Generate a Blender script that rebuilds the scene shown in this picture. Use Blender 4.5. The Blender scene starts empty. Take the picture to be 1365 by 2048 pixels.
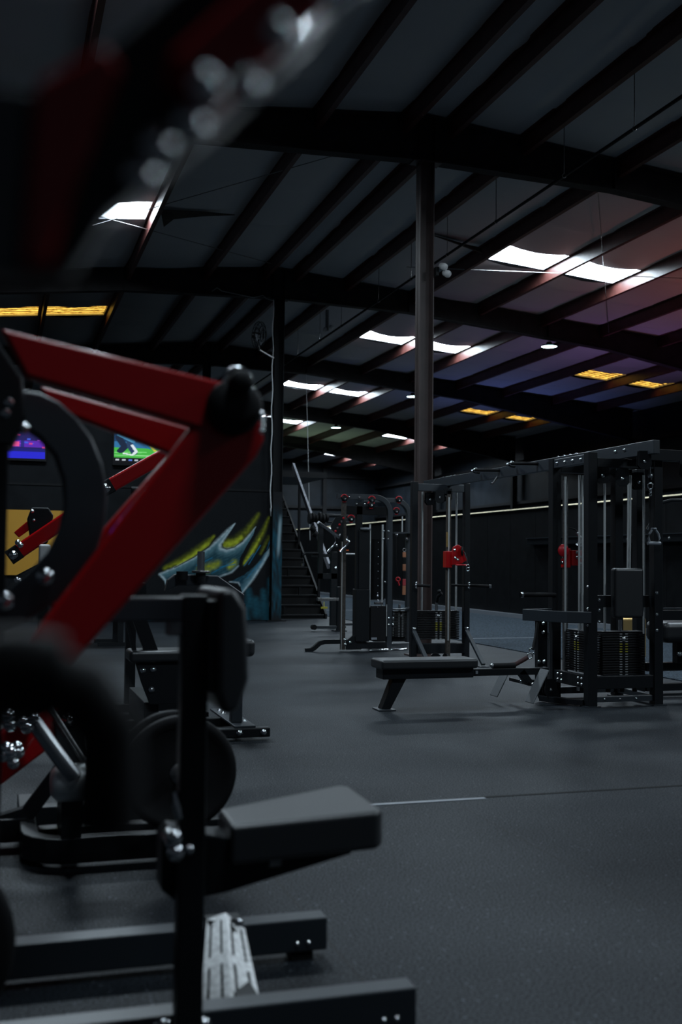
import bpy, bmesh, math, random
import numpy as np
from mathutils import Vector, Matrix, Quaternion
random.seed(7)
R = math.radians
SC = bpy.context.scene
COL = SC.collection

# ------------------------------------------------------------------ camera, world, lamps, exposure
YAW, PITCH, ROLL = R(17.2), R(2.5), R(0.6)
fw = Vector((math.sin(YAW)*math.cos(PITCH), math.cos(YAW)*math.cos(PITCH), math.sin(PITCH)))
r0 = Vector((math.cos(YAW), -math.sin(YAW), 0)); u0 = r0.cross(fw)
rt = r0*math.cos(ROLL)+u0*math.sin(ROLL); up = -r0*math.sin(ROLL)+u0*math.cos(ROLL)
cd = bpy.data.cameras.new('camera'); cam = bpy.data.objects.new('camera', cd); COL.objects.link(cam)
m = Matrix((rt, up, -fw)).transposed().to_4x4(); m.translation = Vector((0, 0, 1.25)); cam.matrix_world = m
cd.sensor_fit = 'VERTICAL'; cd.sensor_height = 36.0; cd.sensor_width = 24.0; cd.lens = 36.0*2200/2048
cd.clip_start = 0.02; cd.clip_end = 200
cd.dof.use_dof = True; cd.dof.focus_distance = 10.5; cd.dof.aperture_fstop = 2.3
SC.camera = cam
w = bpy.data.worlds.new('world'); SC.world = w; w.use_nodes = True
bg = w.node_tree.nodes['Background']; bg.inputs[0].default_value = (0.62, 0.78, 1.0, 1); bg.inputs[1].default_value = 0.03
SC.view_settings.view_transform = 'Standard'; SC.view_settings.look = 'None'
SC.view_settings.exposure = 0.0; SC.view_settings.gamma = 1.0
SC.cycles.use_denoising = True
SC.cycles.max_bounces = 8
SKY_L = 36.0        # daylight behind the skylight panels

def area(name, loc, aim, size, power, color):
    l = bpy.data.lights.new(name, 'AREA'); l.energy = power; l.color = color; l.shape = 'DISK'; l.size = size
    o = bpy.data.objects.new(name, l); COL.objects.link(o); o.location = loc
    l.spread = R(95); o.rotation_euler = (Vector(aim)-Vector(loc)).to_track_quat('-Z', 'Y').to_euler(); return o
# coloured LED floods standing on the floor behind the low partition, washing the ceiling
area('red_flood', (14.6, 15.0, 0.8), (14.2, 16.2, 7), 0.5, 30, (1.0, 0.2, 0.15))
area('violet_flood', (14.5, 22.5, 0.8), (14.0, 23.0, 7), 0.5, 14, (0.6, 0.3, 0.9))
area('blue_flood', (15.0, 30.5, 0.8), (14.5, 30.5, 7), 0.5, 17, (0.25, 0.32, 1.0))
area('green_flood', (12.6, 44.0, 0.8), (12.2, 44.5, 7), 0.5, 15, (0.6, 0.85, 0.5))

# ------------------------------------------------------------------ materials
def mat(name, color, rough=0.5, metal=0.0, bump=0.0, bscale=200, var=0.0, vscale=30, coat=0.0, emit=None, estr=0.0, spec=0.5):
    m = bpy.data.materials.new(name); m.use_nodes = True
    nt = m.node_tree; b = nt.nodes['Principled BSDF']
    b.inputs['Base Color'].default_value = (*color, 1); b.inputs['Roughness'].default_value = rough
    b.inputs['Metallic'].default_value = metal; b.inputs['Coat Weight'].default_value = coat
    b.inputs['Specular IOR Level'].default_value = spec
    tc = nt.nodes.new('ShaderNodeTexCoord')
    if var:
        n = nt.nodes.new('ShaderNodeTexNoise'); n.inputs['Scale'].default_value = vscale; n.inputs['Detail'].default_value = 6
        nt.links.new(tc.outputs['Object'], n.inputs['Vector'])
        mr = nt.nodes.new('ShaderNodeMapRange'); mr.inputs['From Min'].default_value = 0.3; mr.inputs['From Max'].default_value = 0.7
        mr.inputs['To Min'].default_value = 1-var; mr.inputs['To Max'].default_value = 1+var
        nt.links.new(n.outputs['Fac'], mr.inputs['Value'])
        mx = nt.nodes.new('ShaderNodeVectorMath'); mx.operation = 'SCALE'; mx.inputs[0].default_value = color
        nt.links.new(mr.outputs['Result'], mx.inputs['Scale']); nt.links.new(mx.outputs[0], b.inputs['Base Color'])
    if bump:
        n = nt.nodes.new('ShaderNodeTexNoise'); n.inputs['Scale'].default_value = bscale; n.inputs['Detail'].default_value = 3
        nt.links.new(tc.outputs['Object'], n.inputs['Vector'])
        bp = nt.nodes.new('ShaderNodeBump'); bp.inputs['Strength'].default_value = bump; bp.inputs['Distance'].default_value = 0.002
        nt.links.new(n.outputs['Fac'], bp.inputs['Height']); nt.links.new(bp.outputs[0], b.inputs['Normal'])
    if emit:
        b.inputs['Emission Color'].default_value = (*emit, 1); b.inputs['Emission Strength'].default_value = estr
    return m
def vcol_mat(name, rough=0.8, emit=0.0):
    m = bpy.data.materials.new(name); m.use_nodes = True; nt = m.node_tree; b = nt.nodes['Principled BSDF']
    a = nt.nodes.new('ShaderNodeAttribute'); a.attribute_name = 'paint'
    b.inputs['Roughness'].default_value = rough; b.inputs['Specular IOR Level'].default_value = 0.1
    if emit:
        b.inputs['Base Color'].default_value = (0.01, 0.01, 0.01, 1)
        nt.links.new(a.outputs['Color'], b.inputs['Emission Color']); b.inputs['Emission Strength'].default_value = emit
    else: nt.links.new(a.outputs['Color'], b.inputs['Base Color'])
    return m
M = dict(
 black=mat('black_powder_coat', (0.009, 0.0105, 0.0125), 0.40, bump=0.12, bscale=500, spec=0.28),
 blackm=mat('matte_black_steel', (0.006, 0.0065, 0.0075), 0.5, bump=0.1, bscale=400, spec=0.2),
 slate=mat('slate_powder_coat', (0.020, 0.026, 0.033), 0.38, bump=0.1, bscale=500, spec=0.85),
 brown=mat('scuffed_brown_steel', (0.05, 0.042, 0.036), 0.45, var=0.5, vscale=40),
 red=mat('red_gloss_paint', (0.36, 0.001, 0.003), 0.32, coat=0.15),
 redgloss=mat('red_gloss_paint', (0.42, 0.002, 0.004), 0.22, coat=0.7),
 redp=mat('red_plastic', (0.55, 0.01, 0.02), 0.35),
 chrome=mat('chrome', (0.78, 0.8, 0.82), 0.14, 1.0),
 brushed=mat('brushed_steel', (0.62, 0.64, 0.66), 0.27, 1.0, bump=0.1, bscale=80),
 rod=mat('satin_guide_rod', (0.85, 0.88, 0.88), 0.45, 1.0),
 dchrome=mat('worn_steel', (0.30, 0.30, 0.30), 0.38, 1.0, var=0.3, vscale=60),
 vinyl=mat('black_vinyl', (0.013, 0.0145, 0.017), 0.40, bump=0.15, bscale=900, spec=0.95),
 rubber=mat('black_rubber', (0.008, 0.008, 0.009), 0.65, bump=0.3, bscale=300, spec=0.2),
 iron=mat('cast_iron', (0.009, 0.009, 0.0105), 0.5, bump=0.3, bscale=250, spec=0.25),
 wallblk=mat('black_wall_paint', (0.008, 0.009, 0.0105), 0.75, bump=0.4, bscale=12, var=0.25, vscale=3, spec=0.1),
 plywood=mat('black_painted_plywood', (0.006, 0.0066, 0.0076), 0.6, bump=0.4, bscale=25, var=0.3, vscale=5, spec=0.1),
 ledge=mat('pale_wood_edge', (0.8, 0.68, 0.44), 0.6, var=0.25, vscale=6),
 sheet=mat('dark_wall_sheet', (0.016, 0.021, 0.028), 0.5, var=0.3, vscale=2, spec=0.25),
 girt=mat('dark_girt_steel', (0.015, 0.015, 0.017), 0.5, spec=0.2),
 beam=mat('dark_brown_primer', (0.026, 0.024, 0.025), 0.55, var=0.3, vscale=4, spec=0.15),
 colm=mat('brown_column_primer', (0.055, 0.037, 0.035), 0.42, var=0.3, vscale=3),
 purlin=mat('red_oxide_primer', (0.075, 0.024, 0.020), 0.45, var=0.3, vscale=5),
 white=mat('white_plastic', (0.7, 0.7, 0.7), 0.4),
 grey=mat('grey_plastic', (0.25, 0.27, 0.3), 0.35),
 yellow=mat('yellow_panel_paint', (0.5, 0.25, 0.02), 0.6),
 gold=mat('gold_foil', (0.75, 0.5, 0.2), 0.3, 0.9, bump=0.6, bscale=60),
 copper=mat('tan_rubber', (0.45, 0.18, 0.09), 0.5),
 redband=mat('red_rubber_band', (0.5, 0.05, 0.06), 0.5),
 tread=mat('grey_tread_plate', (0.16, 0.17, 0.18), 0.42, 0.4, bump=0.5, bscale=90),
 stairblk=mat('black_stair_paint', (0.004, 0.004, 0.0045), 0.6, spec=0.25),
 flapm=mat('brown_insulation_paper', (0.05, 0.042, 0.034), 0.8, var=0.4, vscale=8),
 galv=mat('worn_grey_stringer', (0.3, 0.3, 0.34), 0.6, var=0.6, vscale=30),
 whitel=mat('white_label', (0.32, 0.33, 0.34), 0.6),
 yellowl=mat('yellow_label', (0.42, 0.38, 0.03), 0.6),
 orange=mat('orange_plastic', (0.7, 0.12, 0.02), 0.5),
 wire=mat('white_cable_sheath', (0.55, 0.57, 0.58), 0.5),
 darkred=mat('dark_red_webbing', (0.035, 0.006, 0.007), 0.7),
 lamp=mat('lamp_lens', (0.8, 0.8, 0.8), 0.5, emit=(0.62, 0.95, 1.0), estr=9),
 sky=mat('skylight_panel', (0.8, 0.8, 0.8), 0.6, emit=(0.74, 0.89, 1.0), estr=SKY_L),
)
def amber_mat():
    m = mat('amber_corrugated_panel', (0.3, 0.15, 0.02), 0.5); nt = m.node_tree; b = nt.nodes['Principled BSDF']
    tc = nt.nodes.new('ShaderNodeTexCoord'); wv = nt.nodes.new('ShaderNodeTexWave'); wv.bands_direction = 'Y'
    wv.inputs['Scale'].default_value = 1.7; wv.inputs['Distortion'].default_value = 3.5; wv.inputs['Detail'].default_value = 4; wv.inputs['Detail Scale'].default_value = 4
    cr = nt.nodes.new('ShaderNodeValToRGB'); e = cr.color_ramp.elements
    e[0].position = 0.22; e[0].color = (0.008, 0.003, 0, 1); e[1].position = 0.80; e[1].color = (1.0, 0.60, 0.10, 1)
    x = e.new(0.5); x.color = (0.5, 0.20, 0.01, 1)
    nt.links.new(tc.outputs['Object'], wv.inputs['Vector']); nt.links.new(wv.outputs['Fac'], cr.inputs['Fac']); nt.links.new(cr.outputs[0], b.inputs['Emission Color'])
    b.inputs['Emission Strength'].default_value = 1.7; return m
M['amber'] = amber_mat()
def insul_mat():
    m = mat('white_vinyl_insulation', (0.50, 0.52, 0.54), 0.55, bump=0.35, bscale=7); return m
M['insul'] = insul_mat()
def floor_mat():
    m = bpy.data.materials.new('speckled_rubber_floor'); m.use_nodes = True; nt = m.node_tree; b = nt.nodes['Principled BSDF']
    N = nt.nodes.new; L = nt.links.new
    tc = N('ShaderNodeTexCoord')
    big = N('ShaderNodeTexNoise'); big.inputs['Scale'].default_value = 0.9; big.inputs['Detail'].default_value = 5
    fine = N('ShaderNodeTexNoise'); fine.inputs['Scale'].default_value = 130; fine.inputs['Detail'].default_value = 2
    sp = N('ShaderNodeTexVoronoi'); sp.inputs['Scale'].default_value = 48
    for n in (big, fine, sp): L(tc.outputs['Object'], n.inputs['Vector'])
    r1 = N('ShaderNodeMapRange'); r1.inputs['From Min'].default_value = .3; r1.inputs['From Max'].default_value = .7; r1.inputs['To Min'].default_value = .72; r1.inputs['To Max'].default_value = 1.25
    L(big.outputs['Fac'], r1.inputs['Value'])
    r2 = N('ShaderNodeMapRange'); r2.inputs['From Min'].default_value = .38; r2.inputs['From Max'].default_value = .62; r2.inputs['To Min'].default_value = .3; r2.inputs['To Max'].default_value = 1.7
    L(fine.outputs['Fac'], r2.inputs['Value'])
    mu = N('ShaderNodeMath'); mu.operation = 'MULTIPLY'; L(r1.outputs[0], mu.inputs[0]); L(r2.outputs[0], mu.inputs[1])
    # flecks: few voronoi cells, near their centres
    lt = N('ShaderNodeMath'); lt.operation = 'LESS_THAN'; lt.inputs[1].default_value = 0.22; L(sp.outputs['Distance'], lt.inputs[0])
    sx = N('ShaderNodeSeparateXYZ'); L(sp.outputs['Color'], sx.inputs[0])
    gt = N('ShaderNodeMath'); gt.operation = 'GREATER_THAN'; gt.inputs[1].default_value = 0.90; L(sx.outputs[0], gt.inputs[0])
    fl = N('ShaderNodeMath'); fl.operation = 'MULTIPLY'; L(lt.outputs[0], fl.inputs[0]); L(gt.outputs[0], fl.inputs[1])
    # seams between the rolls (lines of constant x, 1.22 m apart)
    pos = N('ShaderNodeSeparateXYZ'); L(tc.outputs['Object'], pos.inputs[0])
    ad = N('ShaderNodeMath'); ad.operation = 'ADD'; ad.inputs[1].default_value = 24.4-2.28+0.61; L(pos.outputs[0], ad.inputs[0])
    md = N('ShaderNodeMath'); md.operation = 'MODULO'; md.inputs[1].default_value = 1.22; L(ad.outputs[0], md.inputs[0])
    sb = N('ShaderNodeMath'); sb.operation = 'SUBTRACT'; sb.inputs[1].default_value = 0.61; L(md.outputs[0], sb.inputs[0])
    ab = N('ShaderNodeMath'); ab.operation = 'ABSOLUTE'; L(sb.outputs[0], ab.inputs[0])
    ls = N('ShaderNodeMath'); ls.operation = 'LESS_THAN'; ls.inputs[1].default_value = 0.004; L(ab.outputs[0], ls.inputs[0])
    c = N('ShaderNodeVectorMath'); c.operation = 'SCALE'; c.inputs[0].default_value = (0.0115, 0.0150, 0.0195); L(mu.outputs[0], c.inputs['Scale'])
    m1 = N('ShaderNodeMix'); m1.data_type = 'RGBA'; L(fl.outputs[0], m1.inputs['Factor']); L(c.outputs[0], m1.inputs['A']); m1.inputs['B'].default_value = (.10, .115, .13, 1)
    m2 = N('ShaderNodeMix'); m2.data_type = 'RGBA'; L(ls.outputs[0], m2.inputs['Factor']); L(m1.outputs['Result'], m2.inputs['A']); m2.inputs['B'].default_value = (.006, .006, .007, 1)
    L(m2.outputs['Result'], b.inputs['Base Color']); b.inputs['Roughness'].default_value = 0.55
    sm = N('ShaderNodeMath'); sm.operation = 'MULTIPLY'; sm.inputs[1].default_value = 0.25; L(mu.outputs[0], sm.inputs[0]); L(sm.outputs[0], b.inputs['Specular IOR Level'])
    bp = N('ShaderNodeBump'); bp.inputs['Strength'].default_value = .4; bp.inputs['Distance'].default_value = .002
    L(fine.outputs['Fac'], bp.inputs['Height']); L(bp.outputs[0], b.inputs['Normal'])
    return m
M['floor'] = floor_mat()
M['turf'] = mat('grey_turf', (0.042, 0.055, 0.069), 0.85, bump=1.0, bscale=60, var=0.9, vscale=45, spec=0.05)

# ------------------------------------------------------------------ mesh builder
class MB:
    def __init__(s): s.v = []; s.f = []; s.sm = []
    def add(s, vs, fs, smooth=False):
        o = len(s.v); s.v += [tuple(p) for p in vs]
        for f in fs: s.f.append(tuple(i+o for i in f)); s.sm.append(smooth)
        return s
    def box(s, a, b):
        x0, y0, z0 = a; x1, y1, z1 = b
        return s.add([(x0,y0,z0),(x1,y0,z0),(x1,y1,z0),(x0,y1,z0),(x0,y0,z1),(x1,y0,z1),(x1,y1,z1),(x0,y1,z1)],
                     [(0,3,2,1),(4,5,6,7),(0,1,5,4),(1,2,6,5),(2,3,7,6),(3,0,4,7)])
    def prism(s, pts, d):
        d = Vector(d); p = [Vector(q) for q in pts]; n = len(p)
        nrm = Vector((0,0,0))
        for i in range(n): nrm += p[i].cross(p[(i+1) % n])
        if nrm.dot(d) > 0: p.reverse()
        return s.add(p+[q+d for q in p], [tuple(range(n)), tuple(range(2*n-1, n-1, -1))]+[(i, i+n, (i+1) % n+n, (i+1) % n) for i in range(n)])
    def rings(s, rs, smooth, caps=True):
        n = len(rs[0]); vs = [p for r in rs for p in r]; fs = []
        for k in range(len(rs)-1):
            for i in range(n):
                j = (i+1) % n; fs.append((k*n+i, k*n+j, (k+1)*n+j, (k+1)*n+i))
        s.add(vs, fs, smooth)
        if caps:
            s.add(rs[0], [tuple(range(n-1, -1, -1))]); s.add(rs[-1], [tuple(range(n))])
        return s
    def frames(s, pts, upv):
        pts = [Vector(p) for p in pts]; out = []; upv = Vector(upv)
        for i, p in enumerate(pts):
            if i == 0: t = pts[1]-p; sc = 1
            elif i == len(pts)-1: t = p-pts[i-1]; sc = 1
            else:
                a = (p-pts[i-1]).normalized(); b = (pts[i+1]-p).normalized(); t = a+b
                sc = 1/max(0.4, math.sqrt(max(0.01, (1+a.dot(b))/2)))
            t.normalize(); u = upv if abs(t.dot(upv)) < .98 else Vector((1,0,0)) if abs(t.x) < .9 else Vector((0,1,0))
            a = t.cross(u).normalized(); b = a.cross(t).normalized(); out.append((p, a, b, sc))
        return out
    def path(s, pts, r, n=14, upv=(0,0,1)):
        rs = []
        for p, a, b, sc in s.frames(pts, upv):
            rs.append([p+a*math.cos(2*math.pi*i/n)*r+b*math.sin(2*math.pi*i/n)*r for i in range(n)])
        return s.rings(rs, True)
    def rect(s, pts, w, h, upv=(0,0,1)):
        rs = []
        for p, a, b, sc in s.frames(pts, upv):
            rs.append([p+a*x*w/2+b*y*h/2 for x, y in ((-1,-1),(1,-1),(1,1),(-1,1))])
        return s.rings(rs, False)
    def lathe(s, prof, o, ax=(0,0,1), n=28, smooth=True):
        o = Vector(o); ax = Vector(ax).normalized(); u = Vector((0,0,1)) if abs(ax.z) < .9 else Vector((1,0,0))
        a = ax.cross(u).normalized(); b = ax.cross(a)
        return s.rings([[o+ax*z+(a*math.cos(2*math.pi*i/n)+b*math.sin(2*math.pi*i/n))*max(r, 1e-4) for i in range(n)] for r, z in prof], smooth)
    def cyl(s, p0, p1, r, n=24):
        p0 = Vector(p0); p1 = Vector(p1); L = (p1-p0).length
        return s.lathe([(r, 0), (r, L)], p0, p1-p0, n)
    def torus(s, c, ax, Rr, r, n=24, k=10, a0=0, a1=2*math.pi):
        ax = Vector(ax).normalized(); u = Vector((0,0,1)) if abs(ax.z) < .9 else Vector((1,0,0))
        a = ax.cross(u).normalized(); b = ax.cross(a); c = Vector(c); rs = []
        for i in range(n+1):
            t = a0+(a1-a0)*i/n; d = a*math.cos(t)+b*math.sin(t)
            rs.append([c+d*(Rr+r*math.cos(2*math.pi*j/k))+ax*r*math.sin(2*math.pi*j/k) for j in range(k)])
        return s.rings(rs, True)
    def sphere(s, c, r, n=14, sz=1.0):
        return s.lathe([(r*math.sin(math.pi*i/n), -r*sz*math.cos(math.pi*i/n)) for i in range(n+1)], c, (0,0,1), 18)
    def mesh(s, name, off=Vector((0,0,0))):
        me = bpy.data.meshes.new(name); me.from_pydata([tuple(Vector(p)-off) for p in s.v], [], s.f)
        me.polygons.foreach_set('use_smooth', s.sm); me.update()
        b = bmesh.new(); b.from_mesh(me); bmesh.ops.recalc_face_normals(b, faces=b.faces); b.to_mesh(me); b.free()
        return me
    def build(s, name, material, parent=None, bevel=0.0, seg=2):
        off = Vector(parent['o']) if parent else Vector((0,0,0))
        if not parent and s.v:
            a = np.array(s.v); off = Vector((float((a[:,0].min()+a[:,0].max())/2), float((a[:,1].min()+a[:,1].max())/2), float(a[:,2].min())))
        me = s.mesh(name, off); o = bpy.data.objects.new(name, me); COL.objects.link(o)
        me.materials.append(M[material] if isinstance(material, str) else material)
        if parent: o.parent = parent
        else: o.location = off
        o['o'] = tuple(off)
        if bevel:
            md = o.modifiers.new('edge', 'BEVEL'); md.width = bevel; md.segments = seg; md.limit_method = 'ANGLE'; md.angle_limit = R(40)
            if seg > 2:
                md.harden_normals = True
                for p in me.polygons: p.use_smooth = True
        return o
def arc(c, r, a0, a1, n, plane='xz', y=0):
    out = []
    for i in range(n+1):
        t = R(a0+(a1-a0)*i/n)
        if plane == 'xz': out.append((c[0]+r*math.cos(t), y, c[1]+r*math.sin(t)))
        else: out.append((c[0]+r*math.cos(t), c[1]+r*math.sin(t), y))
    return out
def tag(o, label, cat, group=None):
    o['label'] = label; o['category'] = cat
    if group: o['group'] = group
    return o
def thing(name, label, cat, loc, group=None):
    o = bpy.data.objects.new(name, None); COL.objects.link(o); o.location = loc; o['o'] = tuple(loc); o.empty_display_size = .1
    return tag(o, label, cat, group)
def struct(o): o['kind'] = 'structure'; return o
_bolt = {}
def bolt(parent, pos, nrm=(0,-1,0), r=0.011, name='bolt', material='chrome'):
    key = (round(r, 4), material)
    if key not in _bolt:
        b = MB().lathe([(r*1.25, 0), (r*1.25, r*.18), (r, r*.2), (r*.93, r*.5), (r*.65, r*.8), (r*.3, r*.95), (0, r)], (0,0,0), (0,0,1), 14)
        me = b.mesh('bolt'); me.materials.append(M[material]); _bolt[key] = me
    o = bpy.data.objects.new(name, _bolt[key]); COL.objects.link(o); o.parent = parent
    o.location = Vector(pos)-Vector(parent['o']); o.rotation_euler = Vector(nrm).to_track_quat('Z', 'Y').to_euler()
    return o
def copy_tree(o, parent=None):
    c = o.copy(); COL.objects.link(c)
    if parent: c.parent = parent
    for ch in list(o.children): copy_tree(ch, c)
    return c
def B(a, b): return MB().box(a, b)

# ================================================================== THE BUILDING
XR, ZR, SL = 5.35, 7.25, 0.09
def rz(x): return ZR-SL*abs(x-XR)
XL, XE, Y0, Y1 = -9.0, 19.0, -8.0, 54.8
RAFT = [-2.8, 5.4, 13.6, 21.8, 30.0, 38.2, 46.4]
PR = [5.68, 6.78, 8.28, 9.84, 11.34, 12.82, 14.32, 15.95, 17.45]
PL = [5.02, 3.80, 2.26, 0.78, -0.75, -2.25, -3.75, -5.25, -6.75, -8.25]
PUR = sorted(PR+PL)

fl = MB().add([(XL,Y0,0),(XE,Y0,0),(XE,Y1,0),(XL,Y1,0)], [(0,1,2,3)]).build('floor', 'floor'); struct(fl)
fl.data.transform(Matrix.Translation(fl.location)); fl.location = (0,0,0)
t = B((6.95, 8.0, 0.0), (10.95, 50, 0.012)).build('floor', 'turf'); struct(t)
t['label'] = 'grey turf strip'
# open joint between two mats and its lighter lip
B((2.45, 5.39, 0.0005), (7.0, 5.42, 0.002)).build('trim_1', 'rubber')['kind'] = 'structure'
B((1.80, 5.36, 0.0005), (2.48, 5.398, 0.003)).build('trim_2', 'grey')['kind'] = 'structure'
for k, yy in ((3, 16.3), (4, 26.0)):
    B((7.0, yy, 0.0125), (10.9, yy+0.06, 0.014)).build('trim_%d' % k, 'grey')['kind'] = 'structure'

# roof lights -----------------------------------------------------------------
SKY = []   # x0,x1,y0,y1,kind
for yc in (1.5, 9.7, 18.2, 25.95, 34.1, 42.1):
    for x0, x1 in ((8.36, 9.78), (9.92, 11.27)): SKY.append((x0, x1, yc-.5, yc+.5, 'sky'))
for yc in (1.5, 9.7, 17.95): SKY += [(0.86, 2.2, yc-.47, yc+.47, 'sky')]+([(-.67, .70, yc-.47, yc+.47, 'sky')] if yc > 5 else [])
for yc, kd in ((9.7, 'sky'), (26.15, 'amber'), (33.95, 'amber'), (42.0, 'sky'), (50.5, 'sky')):
    for x0, x1 in ((14.40, 15.88), (16.03, 17.38)): SKY.append((x0, x1, yc-.5, yc+.5, kd))
for x0, x1 in ((0.86, 2.2), (-.67, .70)): SKY.append((x0, x1, 25.15, 26.1, 'amber'))
n = 0
for x0, x1, y0, y1, kd in SKY:
    n += 1; dz = 0.012
    p = [(x0,y0,rz(x0)+dz),(x1,y0,rz(x1)+dz),(x1,y1,rz(x1)+dz),(x0,y1,rz(x0)+dz)]
    o = MB().add(p, [(0,3,2,1)]).build('window_%d' % n, kd); struct(o)
    q = [(a, b, c-dz-.03) for a, b, c in p]
    MB().add(q+p, [(0,1,5,4),(1,2,6,5),(2,3,7,6),(3,0,4,7)]).build('curb', 'insul', o)

# ceiling: vinyl faced insulation sagging between the purlins ------------------
edges = [XL]+PUR+[XE]
if XR not in edges: edges = sorted(edges+[XR])
ce = MB(); NX = 6; rng = np.random.RandomState(3)
for a, b in zip(edges[:-1], edges[1:]):
    wdt = b-a
    xs = sorted(set([round(a+wdt*i/NX, 4) for i in range(NX+1)]+[c for s in SKY for c in s[:2] if a < c < b]))
    ys = sorted(set([round(float(v), 4) for v in np.arange(Y0, Y1+.01, .14)]+[c for s in SKY for c in s[2:4]]))
    ph = rng.rand()*6
    seam = [Y0+ph+1.83*k for k in range(40)]
    def zz(x, y):
        u = (x-a)/wdt; env = math.sin(math.pi*min(max(u, 0), 1))
        d = min(abs(y-r) for r in RAFT); e2 = min(1, d/1.2)
        ds = min(abs(y-s_) for s_ in seam)
        sag = .075*env*e2*(1+.35*math.sin(y*.9+ph))+.045*env*math.exp(-(ds/.14)**2)
        return rz(x)-sag*(min(wdt, 1.5)/1.5)
    vs = [(x, y, zz(x, y)) for y in ys for x in xs]; nx = len(xs); fs = []
    for j in range(len(ys)-1):
        for i in range(nx-1):
            cx, cy = (xs[i]+xs[i+1])/2, (ys[j]+ys[j+1])/2
            if any(s[0] < cx < s[1] and s[2] < cy < s[3] for s in SKY): continue
            fs.append((j*nx+i, (j+1)*nx+i, (j+1)*nx+i+1, j*nx+i+1))
    ce.add(vs, fs, True)
struct(ce.build('ceiling', 'insul'))
# roof sheet above
struct(MB().add([(XL,Y0,rz(XL)+.25),(XR,Y0,ZR+.25),(XE,Y0,rz(XE)+.25),(XL,Y1,rz(XL)+.25),(XR,Y1,ZR+.25),(XE,Y1,rz(XE)+.25)], [(0,1,4,3),(1,2,5,4)]).build('ceiling', 'girt'))
for x in PUR:
    z = rz(x); pts = [(x-.004,z),(x-.07,z),(x-.07,z-.006),(x-.004,z-.006),(x-.004,z-.25),(x+.07,z-.25),(x+.07,z-.23),(x+.064,z-.23),(x+.064,z-.244),(x+.004,z-.244),(x+.004,z)]
    struct(MB().prism([(a, Y0, c) for a, c in pts], (0, Y1-Y0, 0)).build('roof_purlin', 'purlin'))
def rafter(y):
    top = lambda x: rz(x)-.03
    xs = [XL, 2.2, XR, 8.2, 13.0, XE-.2]
    bz = [5.35, 6.50, 6.60, 6.52, 6.05, 5.05]
    b = MB()
    b.prism([(x, y-.006, top(x)) for x in xs]+[(x, y-.006, z) for x, z in reversed(list(zip(xs, bz)))], (0, .012, 0))
    for x0, x1, z0, z1 in zip(xs[:-1], xs[1:], bz[:-1], bz[1:]):
        b.prism([(x0,y-.09,z0),(x1,y-.09,z1),(x1,y-.09,z1+.014),(x0,y-.09,z0+.014)], (0,.18,0))
        b.prism([(x0,y-.09,top(x0)),(x1,y-.09,top(x1)),(x1,y-.09,top(x1)-.014),(x0,y-.09,top(x0)-.014)], (0,.18,0))
    for x in (XR-.11, XR+.11, 2.2, 8.2, 11.5, 0):
        zb = float(np.interp(x, xs, bz)); b.box((x-.006, y-.09, zb), (x+.006, y+.09, top(x)))
    struct(b.build('roof_rafter', 'beam'))
def ibeam_col(x, y, z1, d=.2, f=.17, material='colm', y1=None, name='steel_column'):
    b = MB(); b.box((x-d/2,y-f/2,0),(x-d/2+.014,y+f/2,z1)); b.box((x+d/2-.014,y-f/2,0),(x+d/2,y+f/2,z1)); b.box((x-d/2,y-.006,0),(x+d/2,y+.006,z1))
    b.box((x-.19,y-.17,0.0),(x+.19,y+.17,.02)); b.box((x-.2,y-.1,z1-.02),(x+.2,y+.1,z1))
    o = b.build(name, material); struct(o); return o
for y in RAFT: rafter(y)
ibeam_col(XR, 13.6, 6.6); c2 = ibeam_col(XR+.02, 21.8, 6.6, material='blackm')
for y in RAFT[4:]: ibeam_col(XR, y, 6.6, material='blackm')
for y in RAFT: ibeam_col(XE-.25, y, 5.1, material='blackm')

# walls -----------------------------------------------------------------------
struct(B((XL, Y1, 0), (XE+.1, Y1+.1, 7.3)).build('wall_back', 'sheet'))
struct(B((XE, Y0, 0), (XE+.1, Y1, 6.1)).build('wall_right', 'sheet'))
tn = 5
for z in (1.6, 3.45, 5.0):
    struct(B((XE-.2, Y0, z), (XE-.001, Y1, z+.1)).build('trim_%d' % tn, 'girt')); tn += 1
for z in (2.2, 3.9, 5.5):
    struct(B((XL, Y1-.2, z), (XE-.25, Y1-.001, z+.14)).build('trim_%d' % tn, 'girt')); tn += 1
for x in (8.0, 12.3, 16.0):
    struct(B((x-.1, Y1-.26, 0), (x+.1, Y1-.205, 6.2)).build('trim_%d' % tn, 'girt')); tn += 1
# low plywood partition with pale top edge
pw = B((11.0, 8.0, 0), (11.09, 50, 2.40)).build('wall_partition', 'plywood'); struct(pw)
struct(MB().prism([(10.985,8.0,2.40),(10.965,8.0,2.405),(10.985,8.0,2.432),(11.11,8.0,2.432),(11.11,8.0,2.40)], (0,42,0)).build('trim_%d' % tn, 'ledge')); tn += 1
for y in np.arange(9.2, 50, 1.22):
    struct(B((10.996, y-.006, .02), (11.0, y+.006, 2.39)).build('trim_%d' % tn, 'rubber')); tn += 1
struct(B((10.9, 8.0, 0.012), (10.998, 50, .1)).build('baseboard_partition', 'grey'))
# black room wall facing the camera, in line with the second column
wl = B((XL, 21.80, 0), (5.24, 21.95, 4.15)).build('wall_left', 'wallblk'); struct(wl)
struct(B((XL, 21.785, 2.62), (5.24, 21.80, 2.66)).build('trim_%d' % tn, 'blackm')); tn += 1
struct(B((5.10, 21.95, 0), (5.24, 30.0, 4.15)).build('wall_stair', 'wallblk'))
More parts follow.
